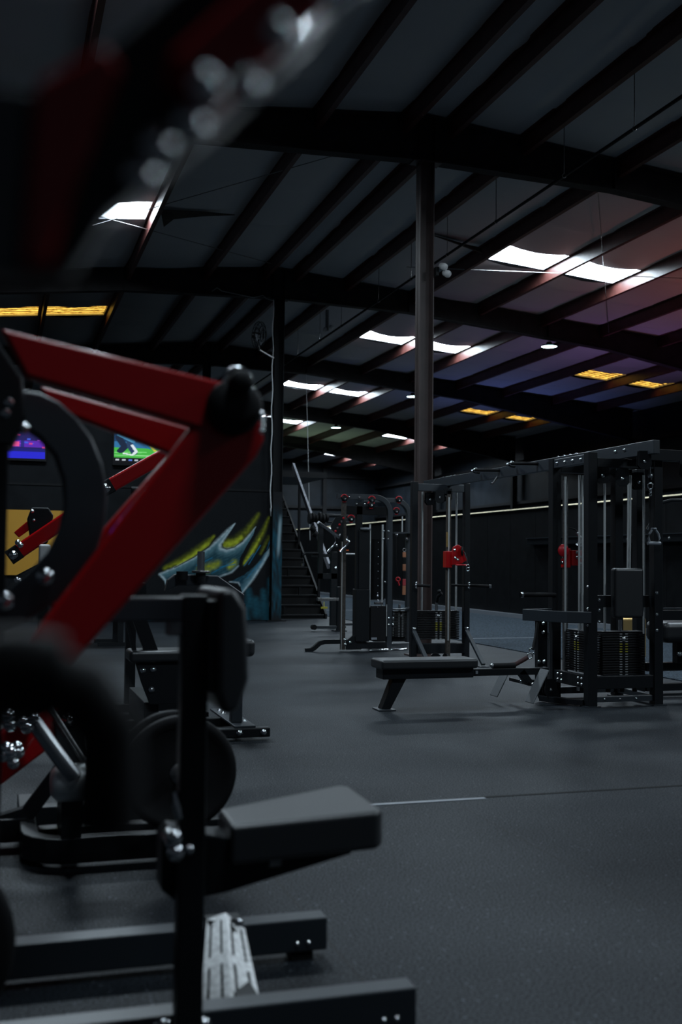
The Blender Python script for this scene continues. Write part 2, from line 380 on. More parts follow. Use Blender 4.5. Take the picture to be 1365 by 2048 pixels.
# painted (vertex colour) panels ------------------------------------------------
def grid_paint(name, P00, U, V, nu, nv, fn, material, parent=None):
    P00, U, V = Vector(P00), Vector(U), Vector(V)
    uu, vv = np.meshgrid(np.linspace(0, 1, nu), np.linspace(0, 1, nv))
    b = MB(); b.v = [tuple(P00+U*float(a)+V*float(c)) for a, c in zip(uu.ravel(), vv.ravel())]
    for j in range(nv-1):
        for i in range(nu-1): b.f.append((j*nu+i, j*nu+i+1, (j+1)*nu+i+1, (j+1)*nu+i)); b.sm.append(False)
    o = b.build(name, material, parent)
    colr = fn(uu.ravel(), vv.ravel()); a = o.data.color_attributes.new('paint', 'FLOAT_COLOR', 'POINT')
    a.data.foreach_set('color', np.concatenate([colr, np.ones((len(colr), 1))], 1).astype(np.float32).ravel()); return o
def seg_dist(x, z, pts, wid):
    """signed-ish normalised distance to a polyline whose half width varies"""
    best = np.full(x.shape, 9.0)
    for k in range(len(pts)-1):
        (x0, z0), (x1, z1) = pts[k], pts[k+1]; dx, dz = x1-x0, z1-z0; L2 = dx*dx+dz*dz+1e-9
        t = np.clip(((x-x0)*dx+(z-z0)*dz)/L2, 0, 1); d = np.hypot(x-x0-t*dx, z-z0-t*dz)
        best = np.minimum(best, d/(wid[k]+(wid[k+1]-wid[k])*t))
    return best
def smooth(e0, e1, v): t = np.clip((v-e0)/(e1-e0), 0, 1); return t*t*(3-2*t)
def in_poly(x, z, poly):
    ins = np.zeros(x.shape, bool); n_ = len(poly)
    for i in range(n_):
        x0, z0 = poly[i]; x1, z1 = poly[(i+1) % n_]
        c = ((z0 > z) != (z1 > z)) & (x < (x1-x0)*(z-z0)/(z1-z0+1e-12)+x0); ins ^= c
    return ins
def W(zx, zy):      # mural sketch units -> metres on the wall
    px, py = 200+zx*.3077, 860+zy*.3077
    return (3.02+(px-320)*.01018, .92-(py-1150)*.0100)
def poly(*p): return [W(a, b) for a, b in p]
def fbm(x, z, s, seed):
    rg = np.random.RandomState(seed); out = np.zeros(x.shape)
    for k in range(14):
        a = rg.rand()*6.28; f = s*(.5+rg.rand()*2.5); out += np.sin((x*math.cos(a)+z*math.sin(a))*f+rg.rand()*6.28)
    return out/14
MX0, MX1, MZ0, MZ1 = 2.55, 5.235, 0.02, 2.6
def mural_fn(u, v):
    x = MX0+(MX1-MX0)*u; z = MZ0+(MZ1-MZ0)*v
    c = np.tile(np.array([.008, .009, .0105]), (len(x), 1)); tex = fbm(x, z, 30, 1)+.6*fbm(x, z, 90, 5)
    def lay(col, alpha):
        nonlocal c
        al = np.clip(alpha, 0, 1)[:, None]; c = c*(1-al)+np.array(col)*al
    def stroke(pts, wid, col, op=1.0, soft=.8):
        d = seg_dist(x, z, poly(*pts), [q*.0031 for q in wid]); lay(col, op*smooth(1, 1-soft, d)*(1+.35*tex))
    ye = (.26, .29, .015); te = (.055, .15, .18); wh = (.42, .52, .55); bl = (.012, .16, .3); dk = (.006, .007, .008); li = (.40, .45, .03)
    # lower teal stains
    for (a, b_, r_) in ((960,1080,60),(1060,1085,55),(945,1190,45),(1080,1180,60),(1010,1140,60),(880,1200,60),(300,1190,70),(1100,1010,45)):
        stroke([(a, b_-40), (a+10, b_+50)], [r_*.6, r_], (.015, .085, .12), .75, 1.0)
    stroke([(1050,1150),(1110,1220)], [70,70], (.012,.06,.085), .7, 1.0)
    def glow(pts, wid, col, op=1.0, pw=1.8):
        d = seg_dist(x, z, poly(*pts), [q*.0031 for q in wid]); lay(col, op*np.clip(1-d, 0, 1)**(pw*1.35)*(1.0+.7*tex))
    # olive and lime sprays, brightest against the wing
    glow([(420,900),(560,838),(690,738),(730,690)], [26,50,44,20], ye, .8, 1.5)
    glow([(500,878),(610,808),(695,740)], [12,26,22], li, 1.0, 1.2)
    glow([(800,735),(870,725),(950,650),(1020,540)], [54,58,46,26], ye, .6, 1.6)
    glow([(812,742),(860,735),(910,695)], [36,40,20], li, 1.0, 1.1)
    glow([(925,865),(985,770),(1050,660),(1090,560)], [26,38,32,18], ye, .65, 1.4)
    glow([(930,860),(985,785),(1030,700)], [17,22,12], li, .95, 1.3)
    glow([(1040,800),(1090,690)], [20,24], ye, .4, 1.3)
    body = poly((388,940),(470,905),(600,838),(700,770),(765,710),(830,640),(866,602),(850,640),(790,715),(770,740),(772,765),(800,780),(850,772),(900,745),(955,690),(1003,622),(985,680),(940,755),(905,825),(893,880),(850,920),(800,950),(700,955),(560,955),(470,945),(440,985),(432,1030),(420,985))
    band = poly((1112,745),(1108,790),(1050,880),(985,975),(922,1055),(905,1010),(838,985),(930,940),(1010,870),(1060,800))
    rimA = [(388,938),(470,903),(600,836),(700,768),(765,708),(830,638),(868,602)]
    rimB = [(866,604),(800,700),(768,745),(778,770),(810,780),(860,768),(920,728),(960,680),(1004,622)]
    rimC = [(1110,748),(1060,850),(990,965),(922,1053)]
    nearrim = np.minimum(np.minimum(seg_dist(x, z, poly(*rimA), [.15]*9), seg_dist(x, z, poly(*rimB), [.15]*9)), seg_dist(x, z, poly(*rimC), [.15]*9))
    lit = np.clip(1-nearrim, 0, 1)
    streak = .5+.5*np.sin((x*.62-z*.78)*95+3*np.sin(z*17)+2*np.sin(x*11))
    for pg, cA, cB in ((body, (.016,.060,.080), (.13,.26,.30)), (band, (.012,.055,.085), (.14,.28,.34))):
        ins = in_poly(x, z, pg); mix = np.clip(lit*.9+.22*streak*tex+.1*streak, 0, 1)[:, None]
        colp = np.array(cA)*(1-mix)+np.array(cB)*mix; al = np.where(ins, .95, 0)[:, None]; c = c*(1-al)+colp*al
    glow([(640,905),(760,865)], [34,40], ye, .9, 1.2); glow([(690,915),(750,880)], [30,28], li, .55, 1.2)
    glow([(835,888),(868,858)], [32,34], li, .95, 1.2); glow([(800,752),(845,756),(880,740)], [22,26,18], ye, .5, 1.2)
    for q in (((720,930),(860,850)),((770,890),(870,870)),((960,870),(1035,745)),((930,880),(990,800)),((1080,770),(1110,680)),((620,880),(720,830)),((1000,930),(1090,790)),((950,960),(1040,850))):
        stroke(q, [5,6], bl, .8, .9)
    stroke([(905,890),(918,830),(955,765),(1010,650)], [20,24,14,5], dk, .95, .9)
    stroke([(893,905),(960,900),(1040,830),(1085,740)], [22,26,20,8], dk, .85, 1.0)
    stroke([(850,1000),(890,1000),(905,1040)], [12,16,8], dk, .95, .6)
    glow([(560,955),(700,960),(820,955)], [40,44,30], dk, .8, 1.0)
    # pale rims, soft sprayed edges
    glow(rimA, [12,12,14,15,20,16,7], wh, .9, 1.2); glow(rimB, [6,13,20,24,22,18,14,11,5], wh, 1.0, 1.1)
    glow(rimC, [14,16,16,10], wh, .95, 1.2); glow([(392,940),(425,975),(434,1030)], [16,13,5], wh, .9, 1.2)
    glow([(905,1010),(895,990),(835,985)], [8,10,8], wh, .8, 1.2); glow([(893,880),(850,922),(760,955)], [10,13,12], wh, .7, 1.2)
    glow([(1105,690),(1110,745)], [8,14], wh, .5, 1.2)
    # black edge hugging the yellow
    stroke([(480,897),(600,829),(700,757),(745,690)], [4,7,9,6], dk, .9, .9)
    stroke([(785,735),(790,762),(815,772),(865,758),(920,715)], [5,7,7,6,4], dk, .8, .9)
    return np.clip(c*(1+.12*tex[:, None]), .004, 1)
M['paint'] = vcol_mat('spray_paint', .8)
mu = grid_paint('wall_mural', (MX0, 21.796, MZ0), (MX1-MX0, 0, 0), (0, 0, MZ1-MZ0), 215, 206, mural_fn, 'paint')
tag(mu, 'spray-painted mural of a teal and yellow webbed wing on the black wall', 'mural')
def colpaint(u, v):
    z = v*2.6; x = u*.2
    c = np.tile(np.array([.015, .016, .018]), (len(u), 1)); tex = fbm(x*3, z, 12, 9)
    a = np.clip(smooth(2.45, 1.6, z)*(.35+.8*tex)*smooth(0, .25, z), 0, 1)[:, None]; c = c*(1-a)+np.array([.012,.1,.15])*a
    s = np.clip(1-np.abs(x-(.15-.05*(1.9-z)))/.05, 0, 1)*smooth(1.2, 1.5, z)*smooth(2.2, 1.9, z); c = c*(1-.7*s[:, None])+np.array([.4,.55,.6])*.7*s[:, None]
    return np.clip(c, .004, 1)
tag(grid_paint('column_mural', (5.27, 21.70, .02), (.2, 0, 0), (0, 0, 2.6), 16, 130, colpaint, 'paint'), 'teal paint streak running up the black column beside the mural', 'mural')

# ================================================================== OVERHEAD FITTINGS
def high_bay(x, y, z, label, group):
    t = thing('high_bay_lamp', label, 'ceiling lamp', (x, y, z), group)
    zr_ = float(np.interp(x, [8.2, 13.0], [6.52, 6.05]))+.01
    MB().lathe([(.04, .10), (.06, .09), (.07, .035), (.17, .022), (.178, 0), (.172, -.008)], (x,y,z), (0,0,1), 32).build('housing', 'black', t)
    MB().lathe([(0, -.012), (.172, -.010), (.172, -.002)], (x,y,z), (0,0,1), 32).build('lens', 'lamp', t)
    h = MB(); h.torus((x,y,z+.12), (0,1,0), .022, .006); h.path([(x,y,z+.14),(x,y,zr_)], .006, 8); h.build('hanger', 'dchrome', t)
    return t
high_bay(11.55, 21.8, 6.04, 'round white high bay lamp nearest the camera, hanging below the second rafter at right', 'high bay lamps')
high_bay(11.45, 30.0, 6.06, 'round lamp half hidden at the left edge of the brown column', 'high bay lamps')
high_bay(11.60, 38.2, 6.07, 'round white lamp hanging left of the brown column, above the far stairs', 'high bay lamps')
high_bay(11.4, 46.4, 6.1, 'tiny far lamp beside the right edge of the black column', 'high bay lamps')
# sprinkler pipe with drop rods
pipe = thing('sprinkler_pipe', 'long black sprinkler pipe slung below the roof on thin rods', 'pipe', (7.05, 10, 6.5))
MB().path([(7.05, 2, 6.38), (7.05, 40, 6.38)], .022, 12).build('pipe', 'blackm', pipe)
for y in (7.5, 9.3, 11.2, 12.9, 15.0, 16.9, 18.6, 20.4, 22.9, 24.6, 26.6, 29):
    MB().path([(7.05,y,6.36),(7.05,y,rz(7.05)-.02)], .006, 6).torus((7.05,y,6.38), (0,1,0), .026, .006, 14, 6).build('hanger_rod', 'dchrome', pipe)
def brace(name, a, b, label):
    tag(MB().path([a, b], .007, 6).build(name, 'dchrome'), label, 'brace rod', 'roof brace rods')
zb = lambda x: rz(x)-.22
brace('brace_rod', (8.0, 13.7, zb(8.0)), (13.0, 21.7, zb(13.0)), 'thin diagonal brace rod running past the big pair of white skylights towards the lamp')
brace('brace_rod', (7.3, 19.5, zb(7.3)), (15.5, 15.2, zb(15.5)), 'thin brace rod crossing behind the big pair of white skylights')
brace('brace_rod', (0.6, 17.0, zb(.6)), (4.9, 20.6, zb(4.9)), 'thin brace rod sloping down from the white skylight at left')
brace('brace_rod', (0.6, 19.0, zb(.6)), (5.0, 13.9, zb(5.0)), 'thin brace rod rising from the white skylight at left to the first rafter')
# security lights on the first column
t = thing('flood_light', 'white twin-head spotlight fixed high on the brown column', 'spotlight', (5.5, 13.5, 5.1))
MB().box((5.455,13.46,5.05),(5.50,13.54,5.16)).build('bracket', 'blackm', t)
for dx, dz in ((.05, .06), (.10, -.03)):
    MB().lathe([(.02,-.05),(.04,-.045),(.05,.03),(.045,.05),(0,.05)], (5.50+dx,13.45,5.11+dz), (.3,-.8,-.4), 18).build('lamp_head', 'white', t)
# wall fan on the second column
t = thing('wall_fan', 'black caged fan bracketed to the left side of the black column', 'fan', (4.95, 21.3, 5.5))
fc, fa = Vector((4.88, 21.35, 5.72)), Vector((.75, -.55, -.15))
g = MB()
for rr, off in ((.27, 0), (.2, .04), (.12, .06), (.27, -.06), (.15, -.08)): g.torus(fc+fa.normalized()*off, fa, rr, .006, 28, 6)
fx = fa.normalized(); fu = fx.cross(Vector((0,0,1))).normalized(); fv = fx.cross(fu)
for k in range(16):
    d = fu*math.cos(k*math.pi/8)+fv*math.sin(k*math.pi/8); g.path([fc+fx*.07, fc+d*.2+fx*.04, fc+d*.27, fc+d*.27-fx*.06, fc+d*.1-fx*.09], .004, 5)
g.build('cage', 'blackm', t)
g = MB()
for k in range(3):
    a = k*2.094; d = fu*math.cos(a)+fv*math.sin(a); e = fu*math.cos(a+.9)+fv*math.sin(a+.9)
    g.prism([fc+d*.04, fc+d*.23-fx*.02, fc+e*.23+fx*.02, fc+e*.04], fx*.004)
g.build('blades', 'grey', t)
MB().cyl(fc-fx*.16, fc-fx*.02, .06).build('motor', 'black', t)
MB().rect([fc-fx*.12, fc-fx*.12+Vector((.12,.1,-.28)), (5.24,21.7,5.35)], .04, .03).build('arm', 'dchrome', t)
# wires
pts = [(5.22+.012*math.sin(k*1.3), 21.69, 6.55-k*.17) for k in range(27)]+[(5.215, 21.68, 2.28)]
tag(MB().path(pts, .012, 8).build('white_cable', 'wire'), 'bundle of white cable running down the left edge of the black column', 'cable')
tag(MB().path([(8.2, 30, 6.53), (8.25, 29.95, 5.0), (8.35, 29.9, 1.8)], .008, 6).build('hanging_cord', 'wire'), 'thin pale cord hanging straight down beside the stairs', 'cord')

tag(MB().path([(3.95,21.69,6.62),(4.05,21.69,6.70),(4.15,21.69,6.64),(4.45,21.69,6.60),(4.8,21.69,6.56),(5.0,21.69,6.62),(5.08,21.69,6.56),(5.24,21.69,6.52)], .012, 6).build('rafter_cable', 'dchrome'), 'loose cable looped along the underside of the second rafter', 'cable')
t = thing('small_spotlight', 'small twin spotlight under the roof, left of the second pair of skylights', 'spotlight', (7.05, 24.0, 6.5))
MB().box((7.02,23.98,6.50),(7.08,24.04,6.98)).build('stem', 'dchrome', t)
for dx, dz in ((-.06, .02), (.08, .08)): MB().lathe([(.02,-.04),(.04,-.03),(.05,.04),(0,.042)], (7.05+dx,23.96,6.50+dz), (dx*4,-.7,-.5), 16).build('lamp_head', 'white', t)
def flap(name, pts, label):
    o = MB().prism(pts, (0,.012,-.012)).build(name, 'flapm'); tag(o, label, 'insulation', 'torn insulation flaps')
flap('insulation_flap', [(2.36,17.7,6.90),(2.46,18.0,6.72),(2.60,17.85,6.82),(3.05,17.8,6.90),(3.6,17.78,6.97),(3.0,17.7,6.94)], 'torn brown insulation flap hanging right of the left skylight')
flap('insulation_flap', [(6.9,17.9,7.08),(7.5,17.8,6.90),(8.15,17.9,6.78),(8.2,18.05,6.92),(7.6,18.0,6.97)], 'torn insulation flap hanging left of the big pair of skylights')

# ================================================================== FAR WALL OBJECTS
def tv_fn_green(u, v):
    x, z = u*1.0, v; c = np.tile(np.array([.06, .45, .06]), (len(u), 1))
    c[v > .52] = (.03, .16, .35); up_ = v > .72; c[up_] = (.01, .05, .14)
    def bl(pts, wd, col):
        nonlocal c
        d = seg_dist(x, z, pts, [wd]*len(pts)); c[d < 1] = col
    bl([(.02,.35),(.6,.38)], .02, (.2,.7,.2)); bl([(.0,.25),(.9,.27)], .012, (.3,.75,.3))
    bl([(.08,.85),(.2,.55),(.12,.4)], .07, (.01,.02,.05)); bl([(.28,.9),(.3,.55),(.38,.35)], .06, (.02,.05,.12))
    bl([(.34,.6),(.42,.4),(.36,.3)], .03, (.7,.8,.85)); bl([(.18,.32),(.34,.28)], .02, (.8,.85,.9)); bl([(.55,.8),(.68,.55)], .05, (.02,.25,.5))
    bl([(.7,.6),(.78,.45)], .03, (.75,.75,.1)); bl([(.1,.95),(.35,.75)], .05, (.1,.4,.7))
    c[v < .17] = (.004,.004,.006)
    for k in range(8):
        m_ = (v > .08) & (v < .13) & (u > .03+k*.12) & (u < .1+k*.12); c[m_] = (.5,.55,.6) if k != 2 else (.1,.2,.7)
    return c
def tv_fn_blue(u, v):
    c = np.tile(np.array([.015, .01, .10]), (len(u), 1)); c[(v < .22)] = (.02, .02, .6); c[(v > .22) & (v < .32)] = (.01, .01, .16)
    c[(v > .34) & (v < .55)] = (.10, .02, .42)
    rg = np.random.RandomState(4)
    for k in range(26):
        a, b_ = rg.rand(), .35+.6*rg.rand(); m_ = (abs(u-a) < .03) & (abs(v-b_) < .02); c[m_] = [(.6,.05,.25),(.3,.05,.6),(.05,.1,.7)][k % 3]
    m_ = (u > .42) & (u < .58) & (v > .36) & (v < .52); c[m_] = (.75,.08,.3)
    m_ = (u > .60) & (u < .66) & (v > .34) & (v < .55); c[m_] = (.02,.02,.2)
    return c
M['screen'] = vcol_mat('lit_screen', .3, 1.0)
def tv(x0, x1, z0, z1, fn, label):
    t = thing('television', label, 'television', ((x0+x1)/2, 21.76, z0), 'wall televisions')
    B((x0-.03, 21.72, z0-.05), (x1+.03, 21.775, z1+.03)).build('casing', 'blackm', t, .006)
    grid_paint('screen', (x0, 21.718, z0), (x1-x0, 0, 0), (0, 0, z1-z0), 90, 60, fn, 'screen', t)
    B(((x0+x1)/2-.1, 21.775, z0+.1), ((x0+x1)/2+.1, 21.80, z1-.1)).build('wall_bracket', 'blackm', t)
tv(2.08, 3.1, 3.10, 3.68, tv_fn_green, 'wall television showing a green sports field')
tv(-.35, .78, 3.12, 3.74, tv_fn_blue, 'wall television showing a blue and purple screen')
tag(B((-.6, 21.76, .9), (1.35, 21.795, 2.14)).build('wall_panel', 'yellow'), 'mustard yellow panel on the black wall behind the far red machine', 'wall panel')
# stairs beyond the second column, going up away from the camera
st = thing('staircase', 'dark open-riser staircase going up behind the black column', 'staircase', (6.0, 22.7, 0))
NT = 17
for k in range(NT):
    y, z = 22.55+k*.27, .05+k*.2
    B((5.50, y-.02, z), (6.62, y+.27, z+.04)).build('tread', 'blackm', st, .006)
for k in range(NT): B((5.50, 22.56+k*.27, max(.0, k*.2-.15)), (6.62, 22.57+k*.27, .05+k*.2)).build('riser', 'stairblk', st)  # dark boards added across the open risers to stand in for the shade behind
for x in (5.46, 6.64):
    MB().prism([(x,22.5,0),(x,22.75,0),(x,22.55+NT*.27+.2,NT*.2-.05),(x,22.55+NT*.27+.2,NT*.2+.08),(x,22.5,.10)], (.04,0,0)).build('stringer', 'stairblk', st)
for k in range(0, 14, 2):
    xx = 5.75+.12*((k*7) % 5); B((xx, 22.62+k*.27, .09+k*.2), (xx+.05, 22.68+k*.27, .25+k*.2)).build('riser_block', 'blackm', st)
MB().rect([(6.56, 22.0, 1.12), (6.56, 25.05, 3.47)], .05, .13, (0,0,1)).build('handrail', 'galv', st)
for y, z in ((22.9, .35), (24.6, 1.6)): MB().rect([(6.60, y, z), (6.60, y, z+1.5)], .05, .05).build('post', 'blackm', st)
B((5.2, 27.1, 3.35), (8.0, 30.0, 3.5)).build('landing', 'blackm', st)
# rail rack on the partition
t = thing('wall_rack', 'long black storage rail fixed to the dark partition between the cable column and the tower', 'wall rack', (10.9, 14, 1.6))
B((10.86, 10.6, 1.62), (10.995, 21.5, 1.75)).build('rail', 'black', t, .01)
B((10.84, 10.6, 1.75), (10.995, 21.5, 1.765)).build('top_edge', 'slate', t)
for y in np.arange(11, 21.4, 1.3): bolt(t, (10.86, float(y), 1.68), (-1,0,0), .02, material='dchrome')
tag(MB().box((7.60, 12.5, .012), (8.05, 12.68, .555)).build('foil_bag', 'gold', bevel=.05, seg=3), 'shiny gold foil bag on the turf, seen through the tower above its weight stack', 'bag')

# ================================================================== MULTI-STATION TOWER
def weight_stack(root, a, b, n, face, name='weight_stack', yl=(4, 8)):
    """plates between corners a, b; face = '-y' or '-x' carries the number stickers"""
    (x0,y0,z0), (x1,y1,z1) = a, b; h = (z1-z0)/n
    top = B((x0, y0, z1), (x1, y1, z1+.012)).build(name, 'iron', root, .003)
    for k in range(n): B((x0, y0, z0+k*h+.003), (x1, y1, z0+(k+1)*h-.003)).build('weight_plate', 'iron', top, .003)
    wl_, yl_ = MB(), MB()
    cx, cy = (x0+x1)/2, (y0+y1)/2
    for k in range(n):
        z = z0+(n-1-k)*h+h/2
        for sgn in (-1, 1):
            m_ = yl_ if yl[0] <= k < yl[1] else wl_
            if face == '-y': m_.box((cx+sgn*.028-.013, y0-.002, z-.004), (cx+sgn*.028+.013, y0-.0005, z+.004))
            else: m_.box((x0-.002, cy+sgn*.028-.013, z-.004), (x0-.0005, cy+sgn*.028+.013, z+.004))
    wl_.build('number_stickers', 'whitel', top); yl_.build('number_stickers', 'yellowl', top)
    if face == '-y': B((cx-.012, y0-.004, z0), (cx+.012, y0-.0005, z1)).build('stem', 'blackm', top); bolt(top, (cx, y0-.004, z1-2.5*h), (0,-1,0), .018, 'selector_pin')
    else: B((x0-.004, cy-.012, z0), (x0-.0005, cy+.012, z1)).build('stem', 'blackm', top); bolt(top, (x0-.004, cy, z1-2.5*h), (-1,0,0), .018, 'selector_pin')
    MB().cyl((cx, cy, z1), (cx, cy, z1+.11), .018).build('stem_cap', 'brushed', top)
    return top
def pulley(root, c, ax, r=.055, plates=True, wheel='blackm', plate='black'):
    c = Vector(c); ax = Vector(ax).normalized()
    wh = MB().lathe([(r*.9,-.012),(r,-.012),(r*.86,0),(r,.012),(r*.9,.012)], c, ax, 28).build('pulley', wheel, root)
    if plates:
        s = ax.cross(Vector((0,0,1))).normalized()
        for k in (-1, 1):
            q = c+ax*.02*k
            MB().prism([q-s*.05+Vector((0,0,.09)), q+s*.05+Vector((0,0,.09)), q+s*.06+Vector((0,0,-.03)), q+s*.03+Vector((0,0,-.065)), q-s*.03+Vector((0,0,-.065)), q-s*.06+Vector((0,0,-.03))], ax*.005*k).build('bracket', plate, wh)
            bolt(wh, q+ax*.006*k, ax*k, .012)
tw = thing('cable_tower', 'black multi-station cable tower with two weight stacks and a long overhead beam', 'cable machine', (5.25, 8.8, 0))
PF = .088; TX0, TX1, TY0, TY1 = 4.92, 5.575, 8.52, 9.17
def post(root, x, y, z1, w_=PF, name='post', material='black'):
    o = B((x-w_/2, y-w_/2, .008), (x+w_/2, y+w_/2, z1)).build(name, material, root, .005)
    B((x-w_*.75, y-w_*.75, 0), (x+w_*.75, y+w_*.75, .01)).build('foot_plate', 'slate', o); return o
for x in (TX0, TX1):
    for y in (TY0, TY1): post(tw, x, y, 2.215)
post(tw, 5.86, 9.25, 2.15)
for y in (TY0, TY1): B((TX0+PF/2, y-.04, 2.085), (TX1-PF/2, y+.04, 2.165)).build('top_crossbar', 'black', tw, .004)
for x in (TX0, TX1): B((x-.035, TY0+PF/2, 2.12), (x+.035, TY1-PF/2, 2.2)).build('top_side_bar', 'slate', tw, .004)
for k in range(4): bolt(tw, (TX0-.036, TY0+.11+k*.145, 2.16), (-1,0,0), .014)
ob = B((5.215, 8.0, 2.17), (5.275, 13.25, 2.285)).build('overhead_beam', 'slate', tw, .004)
for k in range(4): bolt(ob, (5.245, 9.35+k*.12, 2.285), (0,0,1), .014)
for k in range(4): bolt(ob, (5.245, 12.3+k*.12, 2.285), (0,0,1), .014)
for y in (8.45, 8.6): bolt(ob, (5.213, y, 2.24), (-1,0,0), .014)
# pull-up grips on the beam
for y in (10.55, 11.45):
    g = MB().path([(5.18, y, 2.26), (5.08, y-.08, 2.26), (4.98, y-.36, 2.255), (5.1, y-.45, 2.25), (5.215, y-.47, 2.25)], .017, 12).build('pull_up_grip', 'rubber', ob)
    for p in ((5.06, y-.11, 2.262), (4.99, y-.335, 2.258)): MB().sphere(p, .026).build('grip_cap', 'chrome', g)
MB().path([(5.22, 11.05, 2.18), (5.1, 10.9, 2.1), (5.06, 10.86, 2.09)], .012, 10).build('beam_hook', 'brushed', ob)
# right hand extension arm
B((5.30, 8.40, 2.155), (7.4, 8.47, 2.255)).build('extension_arm', 'black', tw, .004)
pulley(tw, (5.20, 8.12, 2.11), (-.3,-1,0), .045); pulley(tw, (5.78, 8.36, 2.07), (0,-1,0), .05)
pulley(tw, (5.02, 8.52+.2, 2.04), (-1,.2,0), .05); pulley(tw, (5.10, 8.62, 2.02), (-.5,-1,0), .05); pulley(tw, (5.30, 8.62, 2.0), (-.7,-1,0), .045); pulley(tw, (5.5, 8.7, 1.98), (0,-1,0), .05)
for p in ((4.965, 9.05), (4.985, 8.83), (5.03, 8.85), (5.19, 8.74), (5.515, 8.62)):
    MB().cyl((p[0], p[1], .62), (p[0], p[1], 2.04), .0105, 14).build('guide_rod', 'rod', tw)
for dx in (0, .022): MB().cyl((5.375+dx, 8.66, 1.19), (5.385+dx, 8.66, 2.04), .009, 12).build('guide_rod', 'rod', tw)
weight_stack(tw, (4.975, 8.66, .27), (5.09, 9.06, .63), 17, '-x')
weight_stack(tw, (5.11, 8.64, .25), (5.535, 8.76, .63), 17, '-y')
B((TX0+PF/2, 8.49, .155), (TX1-PF/2, 8.55, .265)).build('lower_crossbar', 'black', tw, .004)
lb = B((TX0-.03, TY0+PF/2, .155), (TX0+.03, TY1-PF/2, .265)).build('lower_side_bar', 'black', tw, .004)
for y in (8.62, 8.68, 8.98, 9.05):
    for z in (.185, .235): bolt(lb, (TX0-.031, y, z), (-1,0,0), .012)
for z0 in (.04,):
    b_ = B((TX0+PF/2, 8.50, z0), (TX1-PF/2, 8.55, z0+.05)).build('base_rail', 'slate', tw, .004)
    for x in (5.05, 5.2, 5.36): bolt(b_, (x, 8.499, z0+.025), (0,-1,0), .01)
    B((TX1-.03, TY0+PF/2, z0), (TX1+.03, TY1-PF/2, z0+.05)).build('base_rail', 'slate', tw, .004)
    B((TX0+PF/2, TY1-.03, z0), (TX1-PF/2, TY1+.03, z0+.06)).build('base_rail', 'slate', tw, .004)
for x in (5.2, 5.34, 5.47): MB().cyl((x, 8.7, .1), (x, 8.7, .25), .022, 12).build('stack_cushion', 'black', tw)
MB().cyl((4.99, 8.86, .1), (4.99, 8.86, .25), .012, 12).build('guide_rod', 'rod', tw)
# back pad on its crossbar
B((TX0+PF/2, 8.56, .86), (TX1-PF/2, 8.62, .965)).build('middle_crossbar', 'black', tw, .004)
B((5.135, 8.47, .77), (5.425, 8.56, 1.205)).build('back_pad', 'vinyl', tw, .025, 4)
for z in (.99, .80, .66): bolt(tw, (TX1-.02, 8.475, z), (0,-1,0), .012); bolt(tw, (TX0-.045, 8.49, z+.05), (-1,0,0), .012)
for z in (.74, .84, .93): bolt(tw, (4.98, 8.475, z), (0,-1,0), .012)
# adjustable red trolley inside the tower
MB().box((5.045, 9.21, .2), (5.08, 9.25, 2.02)).build('trolley_upright', 'dchrome', tw)
tr = B((5.03, 9.18, 1.2), (5.095, 9.28, 1.38)).build('trolley', 'red', tw, .008)
MB().lathe([(.0,-.02),(.055,-.02),(.06,0),(.055,.02),(0,.02)], (4.985, 9.14, 1.36), (0,1,0)).build('pulley', 'redp', tr)
B((4.965, 9.15, 1.23), (5.03, 9.2, 1.38)).build('bracket', 'red', tr, .006)
B((5.095, 9.16, 1.22), (5.21, 9.22, 1.365)).build('bracket', 'red', tr, .006)
for x, z in ((4.985,1.30),(5.14,1.3),(5.18,1.30),(5.14,1.345),(5.18,1.24),(4.985,1.25)): bolt(tr, (x, 9.148, z), (0,-1,0), .012)
# guard rail and grips on the left face
MB().rect([(4.9,8.475,.775),(4.72,8.56,.775),(4.52,9.0,.775)], .03, .1).build('guard_rail', 'slate', tw, .004)
MB().rect([(4.52,9.0,.775),(4.92,9.17,.775)], .03, .1).build('guard_rail', 'slate', tw, .004)
gp = MB().path([(4.9,9.12,.95),(4.545,9.08,.95)], .02, 14).build('side_grip', 'rubber', tw); MB().cyl((4.55,9.081,.95),(4.525,9.078,.95), .024).build('grip_cap', 'chrome', gp)
# low row upright
lp = MB(); lp.prism([(4.62,8.98,.80),(4.72,8.98,.80),(4.72,8.98,.10),(4.66,8.98,.02),(4.62,8.98,.1)], (0,-.06,0))
lp.rect([(4.66,8.93,.035),(4.72,8.78,.035),(4.88,8.56,.035)], .06, .05); lp.build('low_row_upright', 'black', tw, .004)
MB().box((4.735,8.93,.1),(4.745,8.95,.62)).build('cable_slot', 'brushed', tw)
for z in (.3,.62,.7): bolt(tw, (4.67, 8.918, z), (0,-1,0), .013)
for dx in (.03, .08): bolt(tw, (4.60+dx, 8.918, .36), (0,-1,0), .015)
pulley(tw, (4.70, 8.85, .12), (0,-1,0), .05)
